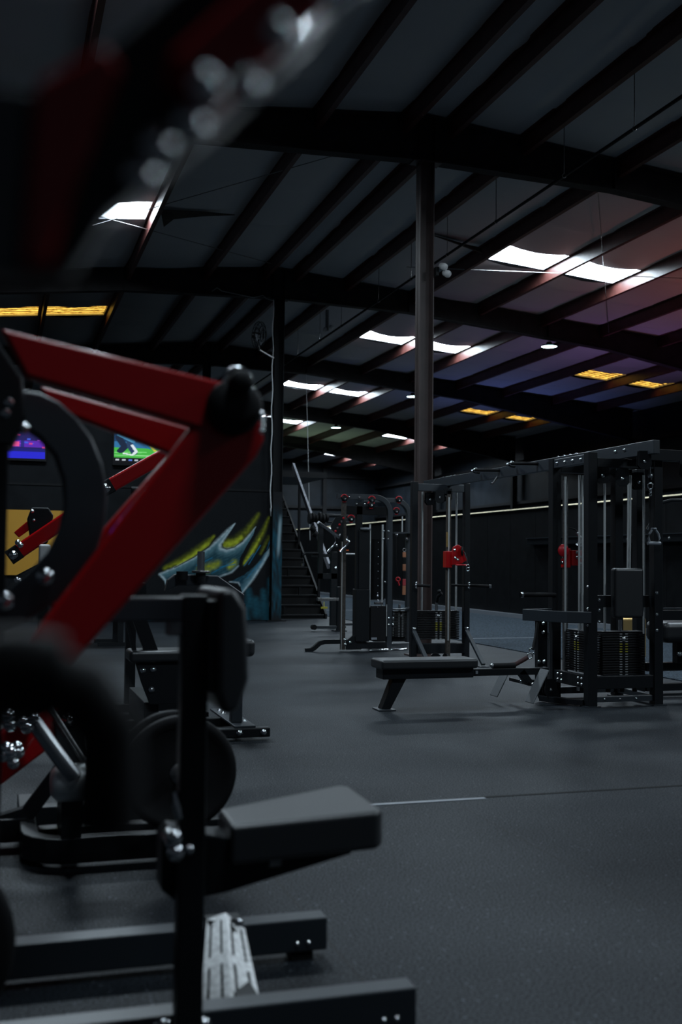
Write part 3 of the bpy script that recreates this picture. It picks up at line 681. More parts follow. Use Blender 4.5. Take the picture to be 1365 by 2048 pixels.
# right hand neighbouring station (cut by the frame)
rs = thing('seated_press_station', 'black station with a rounded pad cut by the right edge, beside the tower', 'exercise machine', (6.3, 9.3, 0))
B((5.92, 9.2, .22), (7.6, 9.28, .30)).build('frame_rail', 'black', rs, .004); B((5.92, 9.2, .03), (7.6, 9.28, .10)).build('frame_rail', 'black', rs, .004)
B((5.64, 8.6, .74), (7.6, 8.66, .83)).build('frame_rail', 'black', rs, .004); B((5.64, 8.6, .84), (7.6, 8.63, .85)).build('top_strip', 'slate', rs)
B((5.98, 8.98, .50), (6.6, 9.35, .70)).build('pad', 'vinyl', rs, .06, 4)
B((6.2, 9.12, .30), (6.28, 9.2, .52)).build('pad_support', 'black', rs); B((6.9, 8.6, 0), (6.98, 9.28, .80)).build('upright', 'black', rs); bolt(rs, (6.14, 9.0, .40), (-1,-1,0), .02)
g = MB().path([(6.01,9.3,1.60),(6.05,9.28,1.70),(6.12,9.25,1.835),(6.2,9.22,1.86),(6.5,9.18,1.87)], .018, 12).build('arm', 'black', rs); MB().cyl((6.0,9.305,1.575),(6.01,9.3,1.605),.021).build('grip_cap', 'chrome', g)
MB().path([(6.5,9.18,1.87),(6.94,9.1,1.87),(6.94,9.1,.8)], .02, 12).build('arm', 'black', rs)
# hook, chain and hanging handles
hx, hy = 5.462, 8.43
t = thing('cable_hook', 'chrome snap hook on a short cable at the top of the right tower post', 'hook', (hx, hy, 1.84))
MB().sphere((hx,hy,2.02), .024).build('ball_stop', 'brushed', t); MB().sphere((hx,hy,1.985), .020).build('swivel', 'black', t); MB().torus((hx,hy,1.93), (0,1,0), .026, .006, 20, 8).build('snap_hook', 'chrome', t)
k_ = MB()
for i in range(3): k_.torus((hx,hy,1.89-.018*i), (1,0,0) if i % 2 else (0,1,0), .011, .004, 12, 6)
k_.path([(hx,hy,2.03),(hx,hy+.0,2.156)], .005, 6); k_.build('chain', 'chrome', t)
t = thing('stirrup_handle', 'grey stirrup handle hanging on a thin cable in front of the right tower post', 'cable handle', (hx+.02, hy-.02, 1.42))
MB().path([(hx+.03,hy-.01,2.155),(hx+.03,hy-.02,1.8),(hx+.02,hy-.02,1.555)], .004, 6).build('cable', 'rubber', t)
x_, y_ = hx+.02, hy-.02
MB().path([(x_-.012,y_,1.55),(x_-.042,y_,1.51),(x_-.052,y_,1.47),(x_-.042,y_,1.43)], .010, 10).path([(x_+.012,y_,1.55),(x_+.045,y_,1.51),(x_+.058,y_,1.47),(x_+.045,y_,1.43)], .010, 10).torus((x_,y_,1.553),(0,0,1),.018,.008).build('strap', 'grey', t)
MB().cyl((x_-.062,y_,1.425),(x_+.066,y_,1.425), .016).build('grip', 'grey', t)
t = thing('spare_handles', 'pale crumpled cable attachments hung above the red trolley', 'cable handle', (5.17, 9.12, 1.4))
for i in range(4):
    MB().path([(5.11+.02*i, 9.10, 1.53-.02*i),(5.145+.012*i, 9.08, 1.47-.015*i),(5.11+.012*i, 9.10, 1.41)], .013, 8).build('loop', 'white' if i % 2 else 'brushed', t)
MB().path([(5.17,9.12,1.5),(5.15,9.2,1.56),(5.08,9.23,1.58)], .006, 6).build('hanging_cord', 'rubber', t)

# ================================================================== LOW ROW BENCH
bn = thing('low_row_bench', 'long low black vinyl bench with a slanted leg in front of the tower', 'bench', (3.5, 8.75, 0))
B((3.03, 8.60, .345), (3.90, 8.90, .425)).build('seat_pad', 'vinyl', bn, .022, 4)
B((3.06, 8.66, .262), (3.88, 8.84, .35)).build('seat_frame', 'black', bn, .006)
B((3.86, 8.71, .268), (4.62, 8.79, .328)).build('rail', 'black', bn, .004)
MB().prism([(3.17,8.70,.27),(3.29,8.70,.27),(3.145,8.70,.012),(3.065,8.70,.012)], (0,.1,0)).build('leg', 'black', bn, .004)
B((3.03, 8.66, 0), (3.18, 8.84, .012)).build('foot_plate', 'slate', bn, .003)
B((3.0+.87, 8.595, .30), (3.89, 8.60, .325)).build('tag', 'grey', bn)
mt = MB().rect([(4.36,8.75,.30),(4.44,8.75,.20),(4.5,8.75,.19)], .08, .06).rect([(4.44,8.52,.19),(4.44,9.1,.19)], .03, .03).build('foot_mount', 'black', bn, .003)
for yy, dx in ((8.53, .05), (9.02, -.05)):
    a0 = Vector((4.28+dx, 0, .055)); a1 = Vector((4.43+dx, 0, .335)); dn = Vector((.28,0,-.15)).normalized()*.012
    MB().prism([(a0.x,yy-.075,a0.z),(a1.x,yy-.075,a1.z),(a1.x,yy+.075,a1.z),(a0.x,yy+.075,a0.z)], dn).build('foot_rest', 'tread', bn, .012, 3)
for y in (8.64, 8.86): bolt(mt, (4.425, y, .195), (-1,0,0), .014)
t = thing('rope_handle', 'black and dark red strap handle lying on the bench rail, clipped to the low cable', 'cable handle', (4.3, 8.75, .33))
MB().path([(4.10,8.74,.345),(4.2,8.74,.352),(4.32,8.75,.36),(4.44,8.78,.41)], .02, 12).build('strap', 'darkred', t)
MB().path([(4.09,8.73,.35),(4.3,8.73,.35)], .026, 12).build('grip', 'rubber', t); MB().sphere((4.085,8.73,.352), .022).build('grip_cap', 'brushed', t)
MB().torus((4.475,8.79,.425), (0,1,0), .025, .006, 18, 8).torus((4.50,8.80,.47), (.2,1,0), .024, .006, 18, 8).build('clip', 'chrome', t)
MB().path([(4.51,8.8,.48),(4.55,8.83,.58),(4.60,8.87,.76)], .015, 10).build('cable_sleeve', 'rubber', t)

# ================================================================== CABLE COLUMN
cc = thing('cable_column', 'black cable column with a red pulley trolley standing in front of the brown column', 'cable machine', (5.15, 12.6, 0))
for x in (4.80, 5.49): post(cc, x, 12.5, 2.21, .075)
B((4.84, 12.47, 2.10), (5.45, 12.53, 2.19)).build('top_crossbar', 'slate', cc, .004)
B((4.84, 12.44, .13), (5.45, 12.56, .25)).build('lower_crossbar', 'black', cc, .004)
for x in (4.80, 5.49):
    br = MB().rect([(x-.01, 12.45, .40), (x+.02, 12.02, .03)], .05, .03).build('brace', 'slate', cc, .003); bolt(cc, (x-.01, 12.45, .43), (-.3,-1,.2), .02)
    B((x-.05, 11.95, 0), (x+.07, 12.08, .012)).build('foot_plate', 'slate', cc)
up_ = MB().box((5.145, 12.28, .01), (5.195, 12.33, 2.1)).build('guide_upright', 'brown', cc, .003)
MB().cyl((5.16, 12.27, .3), (5.16, 12.27, 2.02), .010, 12).build('guide_rod', 'rod', cc)
B((5.13, 12.268, 1.42), (5.155, 12.28, 1.60)).build('label_strip', 'gold', cc)
B((5.12, 12.26, .01), (5.22, 12.5, .03)).build('foot_plate', 'black', cc)
B((5.13, 12.28, 2.06), (5.21, 12.5, 2.1)).build('top_bracket', 'black', cc)
for x in (4.955, 5.01+.40): MB().cyl((x, 12.62, .6), (x, 12.62, 2.1), .0125, 12).build('guide_rod', 'rod', cc)
weight_stack(cc, (4.88, 12.56, .29), (5.43, 12.70, .63), 16, '-y', yl=(6, 11))
pulley(cc, (5.10, 12.40, 2.02), (-.6,-1,0), .06); pulley(cc, (5.18, 12.36, 2.04), (-1,-.3,0), .05); pulley(cc, (5.02, 12.55, 2.0), (0,-1,0), .05)
pulley(cc, (5.03, 12.34, .09), (-.6,-1,0), .06, False); pulley(cc, (5.12, 12.24, .09), (-1,-.2,0), .06, False)
for p in ((4.90, .05), (4.80, .05), (5.49, .05)): bolt(cc, (p[0], 12.4, p[1]), (0,-1,0), .018)
tr = B((5.115, 12.22, 1.17), (5.19, 12.34, 1.37)).build('trolley', 'red', cc, .008)
MB().prism([(5.17,12.2,1.20),(5.17,12.2,1.33),(5.20,12.2,1.42),(5.26,12.2,1.45),(5.31,12.2,1.42),(5.36,12.2,1.32),(5.37,12.2,1.26),(5.30,12.2,1.22)], (0,.05,0)).build('pulley_guard', 'red', tr, .008)
MB().lathe([(.0,-.01),(.05,-.01),(.055,0),(.05,.01),(0,.01)], (5.30,12.18,1.37), (.8,-.5,0)).build('pulley', 'blackm', tr)
for x, z in ((5.22,1.29),(5.25,1.27),(5.21,1.385)): bolt(tr, (x,12.199,z), (0,-1,0), .014)
MB().path([(5.22,12.19,1.205),(5.38,12.19,1.205)], .008, 8).build('release_lever', 'redp', tr)
t = thing('snap_hook', 'small chrome snap hook dangling from the red trolley on the cable column', 'hook', (5.36, 12.16, 1.14))
MB().path([(5.32,12.17,1.36),(5.35,12.16,1.28),(5.36,12.16,1.23)], .009, 8).build('swivel', 'chrome', t)
MB().torus((5.365,12.16,1.19), (0,1,0), .02, .005, 20, 8).torus((5.365,12.16,1.155), (0,1,0), .02, .005, 20, 8).build('hook', 'chrome', t)
for x, y0_, dx, lab in ((4.80, 12.46, .13, 0), (5.49, 12.46, .22, 1)):
    br = MB().sphere((x+.005, 12.42, .955), .02).sphere((x+.005, 12.42, .985), .014).sphere((x+.005, 12.42, .925), .014).build('grip_bracket', 'chrome', cc)
    MB().path([(x+.01,12.4,.955),(x+dx,12.28,.95)], .018, 12).build('grip', 'rubber', br)
    if lab:
        MB().cyl((x+dx-.005,12.283,.95),(x+dx+.02,12.27,.95), .023).build('grip_cap', 'chrome', br)
        MB().path([(x-.01,12.4,.955),(x-.24,12.4,.96)], .015, 12).build('grip', 'rubber', br)
MB().path([(5.13,12.55,.75),(5.12,12.5,.82),(5.15,12.45,.86)], .02, 10).sphere((5.13,12.48,.88), .025).build('cable_end', 'black', cc)

# ================================================================== FUNCTIONAL TRAINER
ft = thing('functional_trainer', 'black functional trainer with curved top tubes and red pulleys', 'cable machine', (4.9, 14.8, 0))
FY = 14.5
up1 = MB().box((4.50, FY-.03, .02), (4.56, FY+.03, 2.06)).build('front_upright', 'brown', ft, .003)
MB().box((4.497, FY-.034, .02), (4.507, FY-.03, 1.68)).build('edge_strip', 'rod', up1)
MB().rect([(4.52,FY,.13),(4.27,FY,.13),(4.2,FY,.11),(4.13,FY,.05),(4.08,FY,.02),(4.0,FY,.015)], .06, .05, (0,1,0)).build('foot', 'black', ft, .003)
for x, z in ((4.555,.16),(4.56,.09)): bolt(ft, (x, FY-.034, z), (0,-1,0), .018)
MB().prism([(4.57,FY-.04,.02),(4.72,FY-.04,.02),(4.72,FY-.04,.2),(4.66,FY-.04,.21),(4.57,FY-.04,.14)], (0,.03,0)).build('base_gusset', 'black', ft, .003); bolt(ft, (4.63,FY-.042,.12), (0,-1,0), .018)
top = [(4.43,FY,2.13),(4.9,FY,2.13)]+[(4.98+.22*math.sin(R(a)), FY, 1.91+.22*math.cos(R(a))) for a in range(0, 91, 15)]+[(5.20,FY,1.5),(5.20,FY,.02)]
MB().rect(top, .07, .085, (0,1,0)).build('curved_frame', 'slate', ft, .004)
top2 = [(5.20,15.7,2.16),(5.66,15.7,2.16)]+[(5.72+.22*math.sin(R(a)), 15.7, 1.94+.22*math.cos(R(a))) for a in range(0, 91, 15)]+[(5.94,15.7,1.5),(5.94,15.7,.02)]
MB().rect(top2, .07, .09, (0,1,0)).build('curved_frame', 'slate', ft, .004)
for x, y in ((4.75, FY),): MB().box((x-.045,y-.03,.02),(x+.045,y+.03,2.05)).build('inner_upright', 'black', ft, .004)
B((4.56,FY-.03,1.88),(5.15,FY+.03,2.0)).build('pulley_box', 'blackm', ft, .004)
B((4.72,FY-.035,.03),(5.17,FY+.03,.12)).build('base_rail', 'black', ft, .004)
MB().rect([(4.95,FY,.065),(5.3,15.7,.065)],.07,.07).build('base_rail', 'black', ft, .004); B((5.2,15.66,.03),(5.94,15.74,.1)).build('base_rail', 'black', ft, .004)
B((4.70,FY-.06,.13),(4.90,FY+.1,.85)).build('weight_shroud', 'black', ft, .006); B((4.74,FY-.05,.85),(4.90,FY+.08,1.66)).build('upper_shroud', 'black', ft, .006)
for x in (4.905, 5.09): MB().cyl((x,FY-.03,.6),(x,FY-.03,1.75), .014, 12).build('guide_rod', 'rod', ft)
B((4.92,FY-.05,.14),(5.14,FY+.06,.62)).build('weight_cover', 'iron', ft, .004); B((4.99,FY-.05,.64),(5.1,FY+.02,.67)).build('cover_cap', 'brushed', ft); B((5.145,FY-.06,.2),(5.155,FY-.05,.64)).build('edge_strip', 'rod', ft)
B((4.93,FY-.056,.155),(5.01,FY-.05,.185)).build('maker_plate', 'grey', ft)
for x, y, z in ((4.52,FY-.05,2.10),(4.92,FY-.05,2.09),(5.76,15.64,2.17),(4.62,FY-.05,1.82),(4.91,FY-.05,2.02),(5.72,15.64,2.0)):
    pl = MB().lathe([(0,-.012),(.042,-.014),(.046,0),(.042,.014),(0,.012)], (x,y,z), (0,1,0)).build('pulley', 'blackm', ft); MB().torus((x,y,z), (0,1,0), .05, .009, 20, 8, R(200), R(340)).torus((x,y,z), (0,1,0), .05, .006, 12, 6, R(60), R(120)).build('pulley_guard', 'redp', pl); bolt(pl, (x+.005,y-.014,z-.01), (0,-1,0), .014)
for x, z in ((4.59,2.12),(4.74,2.12),(4.70,2.03),(4.82,2.03),(5.10,1.66),(5.17,1.66),(5.10,1.55),(5.17,1.55),(5.13,.95),(5.02,.76),(5.19,.45),(5.25,.45),(5.19,.36),(5.25,.36)): bolt(ft, (x,FY-.046,z), (0,-1,0), .013)
for k in range(10): bolt(ft, (5.02, FY-.054, 1.5-k*.1), (0,-1,0), .006)
B((4.96,FY+.08,.7),(5.16,FY+.1,1.55)).build('back_panel', 'blackm', ft)
MB().lathe([(0,0),(.075,.0),(.08,.03),(.0,.035)], (4.84,FY-.02,1.67)).build('shroud_cap', 'grey', ft)
# left swivel arm with notched quadrant
MB().prism([(4.50,FY-.08,1.86),(4.38,FY-.08,1.83),(4.32,FY-.08,1.72),(4.34,FY-.08,1.60),(4.42,FY-.08,1.52),(4.50,FY-.08,1.5)], (0,.02,0)).build('quadrant_plate', 'black', ft, .003)
for k in range(6): bolt(ft, (4.36+.028*k, FY-.082, 1.60+.045*k), (0,-1,0), .013, material='redp' if k % 2 else 'chrome')
MB().path([(4.44,FY-.1,1.60),(4.40,FY-.2,1.56),(4.05,FY-.4,1.75)], .02, 12).build('swivel_arm', 'brushed', ft)
for x in (4.36, 4.54):
    MB().path([(x,FY-.15,1.58),(x+.01,FY-.15,1.48),(x-.10,FY-.15,1.36)], .016, 10).build('hook_arm', 'chrome', ft)
# accessory shelf at the rear, weight numbers on the rear stack
B((5.64,15.5,1.66),(6.0,15.75,1.68)).build('shelf', 'slate', ft); MB().cyl((5.80,15.6,1.68),(5.80,15.6,1.92), .012).build('peg', 'rod', ft)
MB().rect([(5.64,15.5,.52),(5.86,15.52,.53),(6.0,15.55,.57)], .12, .02).build('tray', 'slate', ft)
B((5.60,15.66,.02),(5.68,15.74,1.66)).build('rear_upright', 'black', ft)
weight_stack(ft, (5.69,15.60,.10), (5.89,15.72,.48), 16, '-y', yl=(20, 21))
for x, dz in ((5.68,.04),(5.84,-.02),(5.96,0)): bolt(ft, (x,15.5,1.60+dz), (0,-1,0), .02)
MB().path([(4.85,FY-.2,.02),(5.0,FY-.25,.03),(5.12,FY-.2,.025)], .02, 8).build('foot_pedal', 'chrome', ft); MB().path([(5.17,FY-.2,.025),(5.32,FY-.25,.03),(5.4,FY-.2,.03)], .018, 8).build('foot_pedal', 'chrome', ft)
def band(x, y, z1, z0, w_, label, seq):
    t = thing('resistance_band', label, 'resistance band', (x, y, z0), 'resistance bands on the trainer shelf')
    z = z1
    for mt_, L in seq:
        B((x-w_/2, y-.012, z-L), (x+w_/2, y+.012, z-.002)).build('strip', mt_, t, .006); z -= L
    MB().torus((x, y, z1+.03), (0,1,0), .025, .006, 16, 6).build('loop', 'dchrome', t)
band(5.94, 15.40, 1.58, .42, .045, 'long tan and red resistance band hanging at the right end of the trainer shelf', [('copper', .16), ('rubber', .07), ('redband', .24), ('copper', .12), ('redband', .3), ('copper', .22)])
band(5.77, 15.42, 1.38, .74, .05, 'shorter tan and red band hanging left of the long one', [('copper', .08), ('blackm', .10), ('copper', .10), ('blackm', .12), ('redband', .10), ('copper', .14)])
t = thing('red_clip', 'small red clip hanging on a black cord below the trainer shelf', 'clip', (5.68, 15.45, .95))
MB().path([(5.68,15.45,1.0),(5.66,15.46,1.2),(5.67,15.5,1.66)], .006, 8).build('cord', 'rubber', t); MB().torus((5.68,15.44,.97), (.3,1,0), .028, .012, 16, 8).path([(5.68,15.44,.95),(5.70,15.43,.88)], .012, 8).build('hook', 'redp', t)

# ================================================================== SMALL RACKS BY THE STAIRS
t = thing('jammer_rack', 'dark upright with a crowd of bumpers and tube arms crossing the stair rail', 'exercise rack', (6.1, 19.6, 0))
MB().box((5.86,19.5,.02),(5.98,19.6,1.4)).build('upright', 'black', t, .004); B((5.70,19.45,0),(6.14,19.7,.03)).build('base_plate', 'black', t)
B((5.5,19.52,1.30),(5.9,19.58,1.36)).build('cross_arm', 'black', t)
MB().path([(5.32,19.5,1.18),(5.32,19.5,1.34),(5.36,19.5,1.37),(5.6,19.5,1.37)], .025, 10).build('tube_arm', 'black', t); MB().cyl((5.32,19.5,1.13),(5.32,19.5,1.18),.03).build('arm_cap', 'chrome', t)
MB().path([(6.1,19.5,1.36),(6.45,19.5,1.36)], .018, 10).build('tube_arm', 'dchrome', t)
for k in range(6): MB().cyl((5.36+.065*k,19.3,2.0+.02*(k % 2)),(5.40+.065*k,19.3,2.0+.02*(k % 2)), .10-.012*(k % 3)).build('bumper', 'rubber', t)
for k in range(2): MB().cyl((5.40+.05*k,19.28,1.84-.1*k),(5.46+.05*k,19.28,1.80-.1*k), .06).build('bumper', 'rubber', t)
MB().path([(5.70,19.3,2.06),(6.15,19.3,2.06)], .035, 10).path([(5.70,19.3,1.94),(6.15,19.3,1.94)], .02, 10).build('tube_arm', 'black', t)
MB().path([(5.72,19.25,1.83),(5.95,19.25,1.68),(6.12,19.25,1.58)], .03, 10).build('tube_arm', 'brushed', t)
MB().box((5.62,19.5,.9),(5.7,19.6,2.02)).build('stay', 'black', t); MB().box((5.62,19.5,.9),(5.98,19.58,1.0)).build('stay', 'black', t)
for p in ((5.95,1.52),(6.07,1.52),(5.94,1.10)): bolt(t, (p[0],19.48,p[1]), (0,-1,0), .022)
B((5.93,19.2,1.42),(6.1,19.24,1.44)).build('orange_strip', 'orange', t)
t = thing('preacher_bench', 'small dark bench frame on a single upright at the foot of the stairs', 'bench', (5.5, 18.4, 0))
MB().rect([(5.30,18.6,.07),(5.72,18.55,.07)], .08, .05).build('base_foot', 'slate', t, .004); MB().cyl((5.28,18.55,.07),(5.28,18.66,.07), .045).build('roller', 'rubber', t)
MB().box((5.68,18.5,.01),(5.76,18.58,.78)).build('upright', 'black', t, .004); B((5.62,18.44,0),(5.84,18.64,.015)).build('foot_plate', 'black', t)
MB().rect([(5.32,18.54,.56),(5.70,18.54,.56)], .10, .05).build('seat', 'dchrome', t, .004)
MB().rect([(5.72,18.54,.12),(6.5,18.54,.12)], .05, .04).build('base_foot', 'slate', t)
tag(MB().box((5.36,18.40,.40),(5.47,18.44,.435)).path([(5.41,18.42,.43),(5.42,18.45,.52)], .006, 6).build('yellow_clip', 'yellowl'), 'small yellow clip hanging under the preacher bench seat', 'clip')

# ================================================================== MID-GROUND LEG MACHINE
lm = thing('leg_curl_machine', 'black plate-loaded leg machine with a bent top frame, partly behind the front machine', 'exercise machine', (1.4, 7.7, 0))
MB().prism([(1.10,7.66,1.02),(1.12,7.66,1.10),(1.17,7.66,1.14),(1.47,7.66,1.13),(1.66,7.66,1.0),(1.66,7.66,.10),(1.58,7.66,.10),(1.58,7.66,.95),(1.44,7.66,1.06),(1.19,7.66,1.06)], (0,.08,0)).build('bent_frame', 'slate', lm, .006)
MB().cyl((1.34,7.62,1.14),(1.34,7.62,1.30), .026).build('weight_horn', 'brushed', lm); MB().lathe([(.06,0),(.065,.008),(.06,.016)], (1.34,7.62,1.15), (0,0,1)).build('horn_collar', 'dchrome', lm); MB().cyl((1.34,7.62,1.08),(1.34,7.62,1.15), .035).build('horn_base', 'black', lm)
MB().cyl((1.21,7.62,1.10),(1.21,7.62,1.16), .04).build('rubber_stop', 'rubber', lm)
MB().box((1.575,7.40,.58),(1.69,7.75,.70)).build('roller_pad', 'vinyl', lm, .035, 4)
MB().box((1.62,7.70,.7),(1.68,7.76,.93)).build('roller_arm', 'black', lm); bolt(lm, (1.65,7.698,.86), (0,-1,0), .02); bolt(lm, (1.65,7.698,.77), (0,-1,0), .016)
B((.84,7.42,.55),(1.36,7.72,.63)).build('seat_pad', 'vinyl', lm, .025, 4)
MB().prism([(.88,7.45,.55),(1.2,7.45,.55),(1.2,7.45,.27),(.98,7.45,.27),(.92,7.45,.42)], (0,.02,0)).build('side_plate', 'black', lm, .004)
for p in ((.93,.50),(1.0,.505),(.99,.37)): bolt(lm, (p[0],7.448,p[1]), (0,-1,0), .016)
MB().rect([(.86,7.55,.98),(1.02,7.55,.55)], .07, .09).build('back_strut', 'black', lm, .004); MB().rect([(.80,7.55,.98),(.90,7.55,.55)], .025, .03).build('back_strut', 'black', lm); B((.72,7.5,.95),(.95,7.62,1.08)).build('strut_head', 'black', lm)
B((1.05,7.48,.02),(1.82,7.56,.085)).build('base_rail', 'black', lm, .008); B((.9,8.02,.02),(1.70,8.10,.085)).build('base_rail', 'black', lm, .008); B((.9,8.36,.02),(1.55,8.44,.085)).build('base_rail', 'black', lm, .008)
B((1.57,7.5,.085),(1.72,8.42,.10)).build('base_plate', 'slate', lm, .003); B((.95,7.5,.04),(1.05,8.40,.28)).build('base_beam', 'black', lm, .004)
for x, y in ((1.62,7.85),(1.66,7.98),(1.62,8.15),(1.62,8.3),(1.68,7.7)): bolt(lm, (x,y,.10), (0,0,1), .014)
for x in (1.60,1.77): bolt(lm, (x,7.478,.055), (0,-1,0), .018)
# stray legs of a bench further back
t = thing('flat_bench', 'thin dark bench legs on the floor near the mural wall, left of the leg machine', 'bench', (1.67, 16, 0))
for y in (15.9, 16.6): B((1.62,y-.03,.02),(1.70,y+.03,.9)).build('leg', 'black', t); B((1.35,y-.04,0),(1.72,y+.04,.05)).build('foot', 'black', t)
B((.6,15.8,.86),(1.75,16.7,.95)).build('pad', 'vinyl', t, .03, 3)

# ================================================================== FAR RED LEVER MACHINES
def red_machine(x, y, z, dx, dz, L, label):
    t = thing('red_lever_machine', label, 'exercise machine', (x, y+.2, 0), 'red lever machines')
    a = Vector((x, y, z)); d = Vector((dx, 0, dz)).normalized(); e = a+d*L
    arm_ = MB().rect([a, e], .10, .115, (0,0,1)).build('lever_arm', 'redgloss', t, .02, 3)
    c = MB().rect([a-d*.09, a+d*.01], .105, .12).build('arm_end_cap', 'black', t, .01); bolt(c, a-d*.05+Vector((0,-.053,0)), (0,-1,0), .028)
    B((x+.16, y+.14, 0), (x+.24, y+.22, z-.1)).build('upright', 'black', t); B((x-.3, y+.1, 0), (x+.7, y+.26, .06)).build('base', 'black', t)
    MB().rect([(x+.2,y+.18,z-.14),(x+.2,y+.03,z-.02)], .06, .05).build('arm_mount', 'black', t)
    return t
m1 = red_machine(.14, 9.0, 1.29, .8, .58, .62, 'red lever arm machine in front of the yellow wall panel')
pl = MB().prism([(.10,9.05,1.44),(.30,9.05,1.62),(.34,9.05,1.56),(.14,9.05,1.40)], (0,.08,0)).build('upper_arm', 'redgloss', m1, .008)
MB().prism([(.20,9.02,1.55),(.23,9.02,1.64),(.36,9.02,1.64),(.40,9.02,1.58),(.36,9.02,1.36),(.24,9.02,1.30)], (0,.12,0)).build('pivot_head', 'black', m1, .01)
bolt(m1, (.235,9.018,1.61), (0,-1,0), .012); bolt(m1, (.25,9.018,1.54), (0,-1,0), .01)
for i, (x, z) in enumerate(((.10,1.36),(.12,1.34),(.10,1.07),(.12,1.06))): bolt(m1, (x+.03,8.93,z), (0,-1,0), .018)
MB().path([(.12,8.95,1.08),(.62,8.95,1.36)], .02, 10).build('link_rod', 'black', m1)
red_machine(.84, 9.0, 1.83, .85, .52, .55, 'red lever arm in front of the green sports television')
tag(MB().box((.29,8.92,1.17),(.38,8.98,1.35)).build('white_towel', 'white', bevel=.02, seg=3), 'small white cloth seen just under the red lever arm by the yellow panel', 'towel')

# ================================================================== SECOND RED PRESS (low, left)
lp = thing('plate_loaded_press', 'low red and black plate-loaded machine at left with a chrome weight horn', 'exercise machine', (.3, 4.7, 0))
MB().prism([(-.45,4.6,.10),(.24,4.6,.67),(.32,4.6,.60),(.26,4.6,.52),(.02,4.6,.34),(-.36,4.6,.0+.02)], (0,.08,0)).build('red_beam', 'red', lp, .012, 3)
MB().prism([(-.2,4.42,.38),(.10,4.42,.64),(.15,4.42,.56),(.09,4.42,.47),(.0,4.42,.50),(-.2,4.42,.30)], (0,.12,0)).build('red_link', 'red', lp, .012, 3)
MB().prism([(.22,4.55,.62),(.27,4.55,.66),(.33,4.55,.6),(.36,4.55,.3),(.24,4.55,.30)], (0,.04,0)).build('gusset', 'black', lp, .006); bolt(lp, (.275,4.548,.60), (0,-1,0), .022)
MB().cyl((.10,4.3,.68),(.285,4.3,.42), .03).build('weight_horn', 'brushed', lp); MB().cyl((.19,4.38,.68),(.34,4.38,.44), .012).build('rod', 'dchrome', lp)
MB().cyl((.07,4.3,.72),(.10,4.3,.68), .05).build('horn_base', 'black', lp); B((.06,4.25,.64),(.14,4.6,.72)).build('horn_mount', 'black', lp)
MB().lathe([(0,0),(.045,.004),(.07,.03),(.072,.12),(.072,.2),(.07,.27),(.045,.296),(0,.30)], (.20,4.36,.39), (1,0,0)).build('foot_roller', 'rod', lp); MB().cyl((.35,4.36,.39),(.35,4.62,.39),.02).build('roller_axle', 'dchrome', lp)
for p in ((.095,.64,.02),(.11,.62,.02),(.13,.65,.018),(.04,.66,.026),(.05,.63,.02),(.055,.53,.028),(.04,.545,.02),(.075,.55,.018),(.03,.52,.02),(.08,.53,.02),(.065,.49,.018)): bolt(lp, (p[0],4.255,p[1]), (0,-1,0), p[2])
MB().rect([(.14,5.5,.07),(.14,4.78,.07)]+[(.14+.16-.16*math.cos(R(a)), 4.78-.16*math.sin(R(a)), .07) for a in (20,40,60,80,90)]+[(1.0,4.62,.07)], .07, .10).build('base_frame', 'black', lp, .006)
B((.18,4.86,.03),(1.0,4.94,.1)).build('base_rail', 'black', lp, .006); B((.18,5.2,.03),(1.0,5.28,.12)).build('base_rail', 'black', lp, .006)
MB().rect([(-.3,5.0,.02),(.14,5.0,.14),(.34,4.95,.42)], .06, .07).build('strut', 'black', lp, .004); B((.26,4.6,.05),(.34,4.95,.34)).build('strut', 'black', lp, .004)
B((-.3,4.95,.03),(.14,5.05,.13)).build('base_rail', 'black', lp, .006)
for p in ((.135,5.0,.11),(.135,4.9,.05),(.11,5.2,.10)): bolt(lp, p, (-1,-.6,0), .014)
MB().cyl((.69,4.26,.41),(.69,4.75,.41), .024).build('storage_horn', 'brushed', lp); B((.65,4.66,.05),(.73,4.74,.5)).build('horn_post', 'black', lp, .004)
def plate(x, y, z, r, label):
    t = thing('weight_plate', label, 'weight plate', (x, y, z-r), 'weight plates on the low red machine')
    MB().lathe([(.03,0),(.05,-.004),(.07,0),(r*.80,.004),(r*.86,-.006),(r*.985,-.004),(r,.006),(r,.034),(r*.985,.044),(.03,.044)], (x,y,z), (0,1,0), 56).build('disc', 'rubber', t)
    MB().lathe([(.026,-.006),(.042,-.006),(.042,.01),(.026,.01)], (x,y,z), (0,1,0), 28).build('hub_ring', 'dchrome', t)
plate(.69, 4.30, .415, .222, 'big round black weight plate behind the front machine post')
plate(.69, 4.50, .415, .215, 'black weight plate right behind the big one, only its upper rim showing')

# ================================================================== FRONT ROW MACHINE
rm = thing('chest_supported_row', 'front black row machine with a tilted seat, chest pad and red lever arms', 'exercise machine', (.5, 3.0, 0))
MB().box((.430,2.685,.03),(.495,2.75,1.16)).build('post', 'black', rm, .005)
for k in range(12): MB().cyl((.4955,2.717,.18+.03*k),(.4975,2.717,.18+.03*k), .009).build('post_hole', 'rubber', rm)
r1 = B((-.5,3.36,.028),(1.01,3.44,.128)).build('base_rail', 'slate', rm, .005)
r2 = B((-.5,2.752,.028),(1.075,2.83,.128)).build('base_rail', 'slate', rm, .005)
B((.62,2.83,.03),(.68,3.36,.10)).build('base_beam', 'black', rm, .004)
for rr, xx, y in ((r1, .93, 3.40), (r1, -.3, 3.40), (r2, 1.0, 2.79), (r2, -.3, 2.79)):
    B((xx-.035,y-.035,0),(xx+.035,y+.035,.03)).build('rubber_foot', 'rubber', rr)
    for d in (-.018, .018): bolt(rr, (xx+d, y-.041, .055), (0,-1,0), .006)
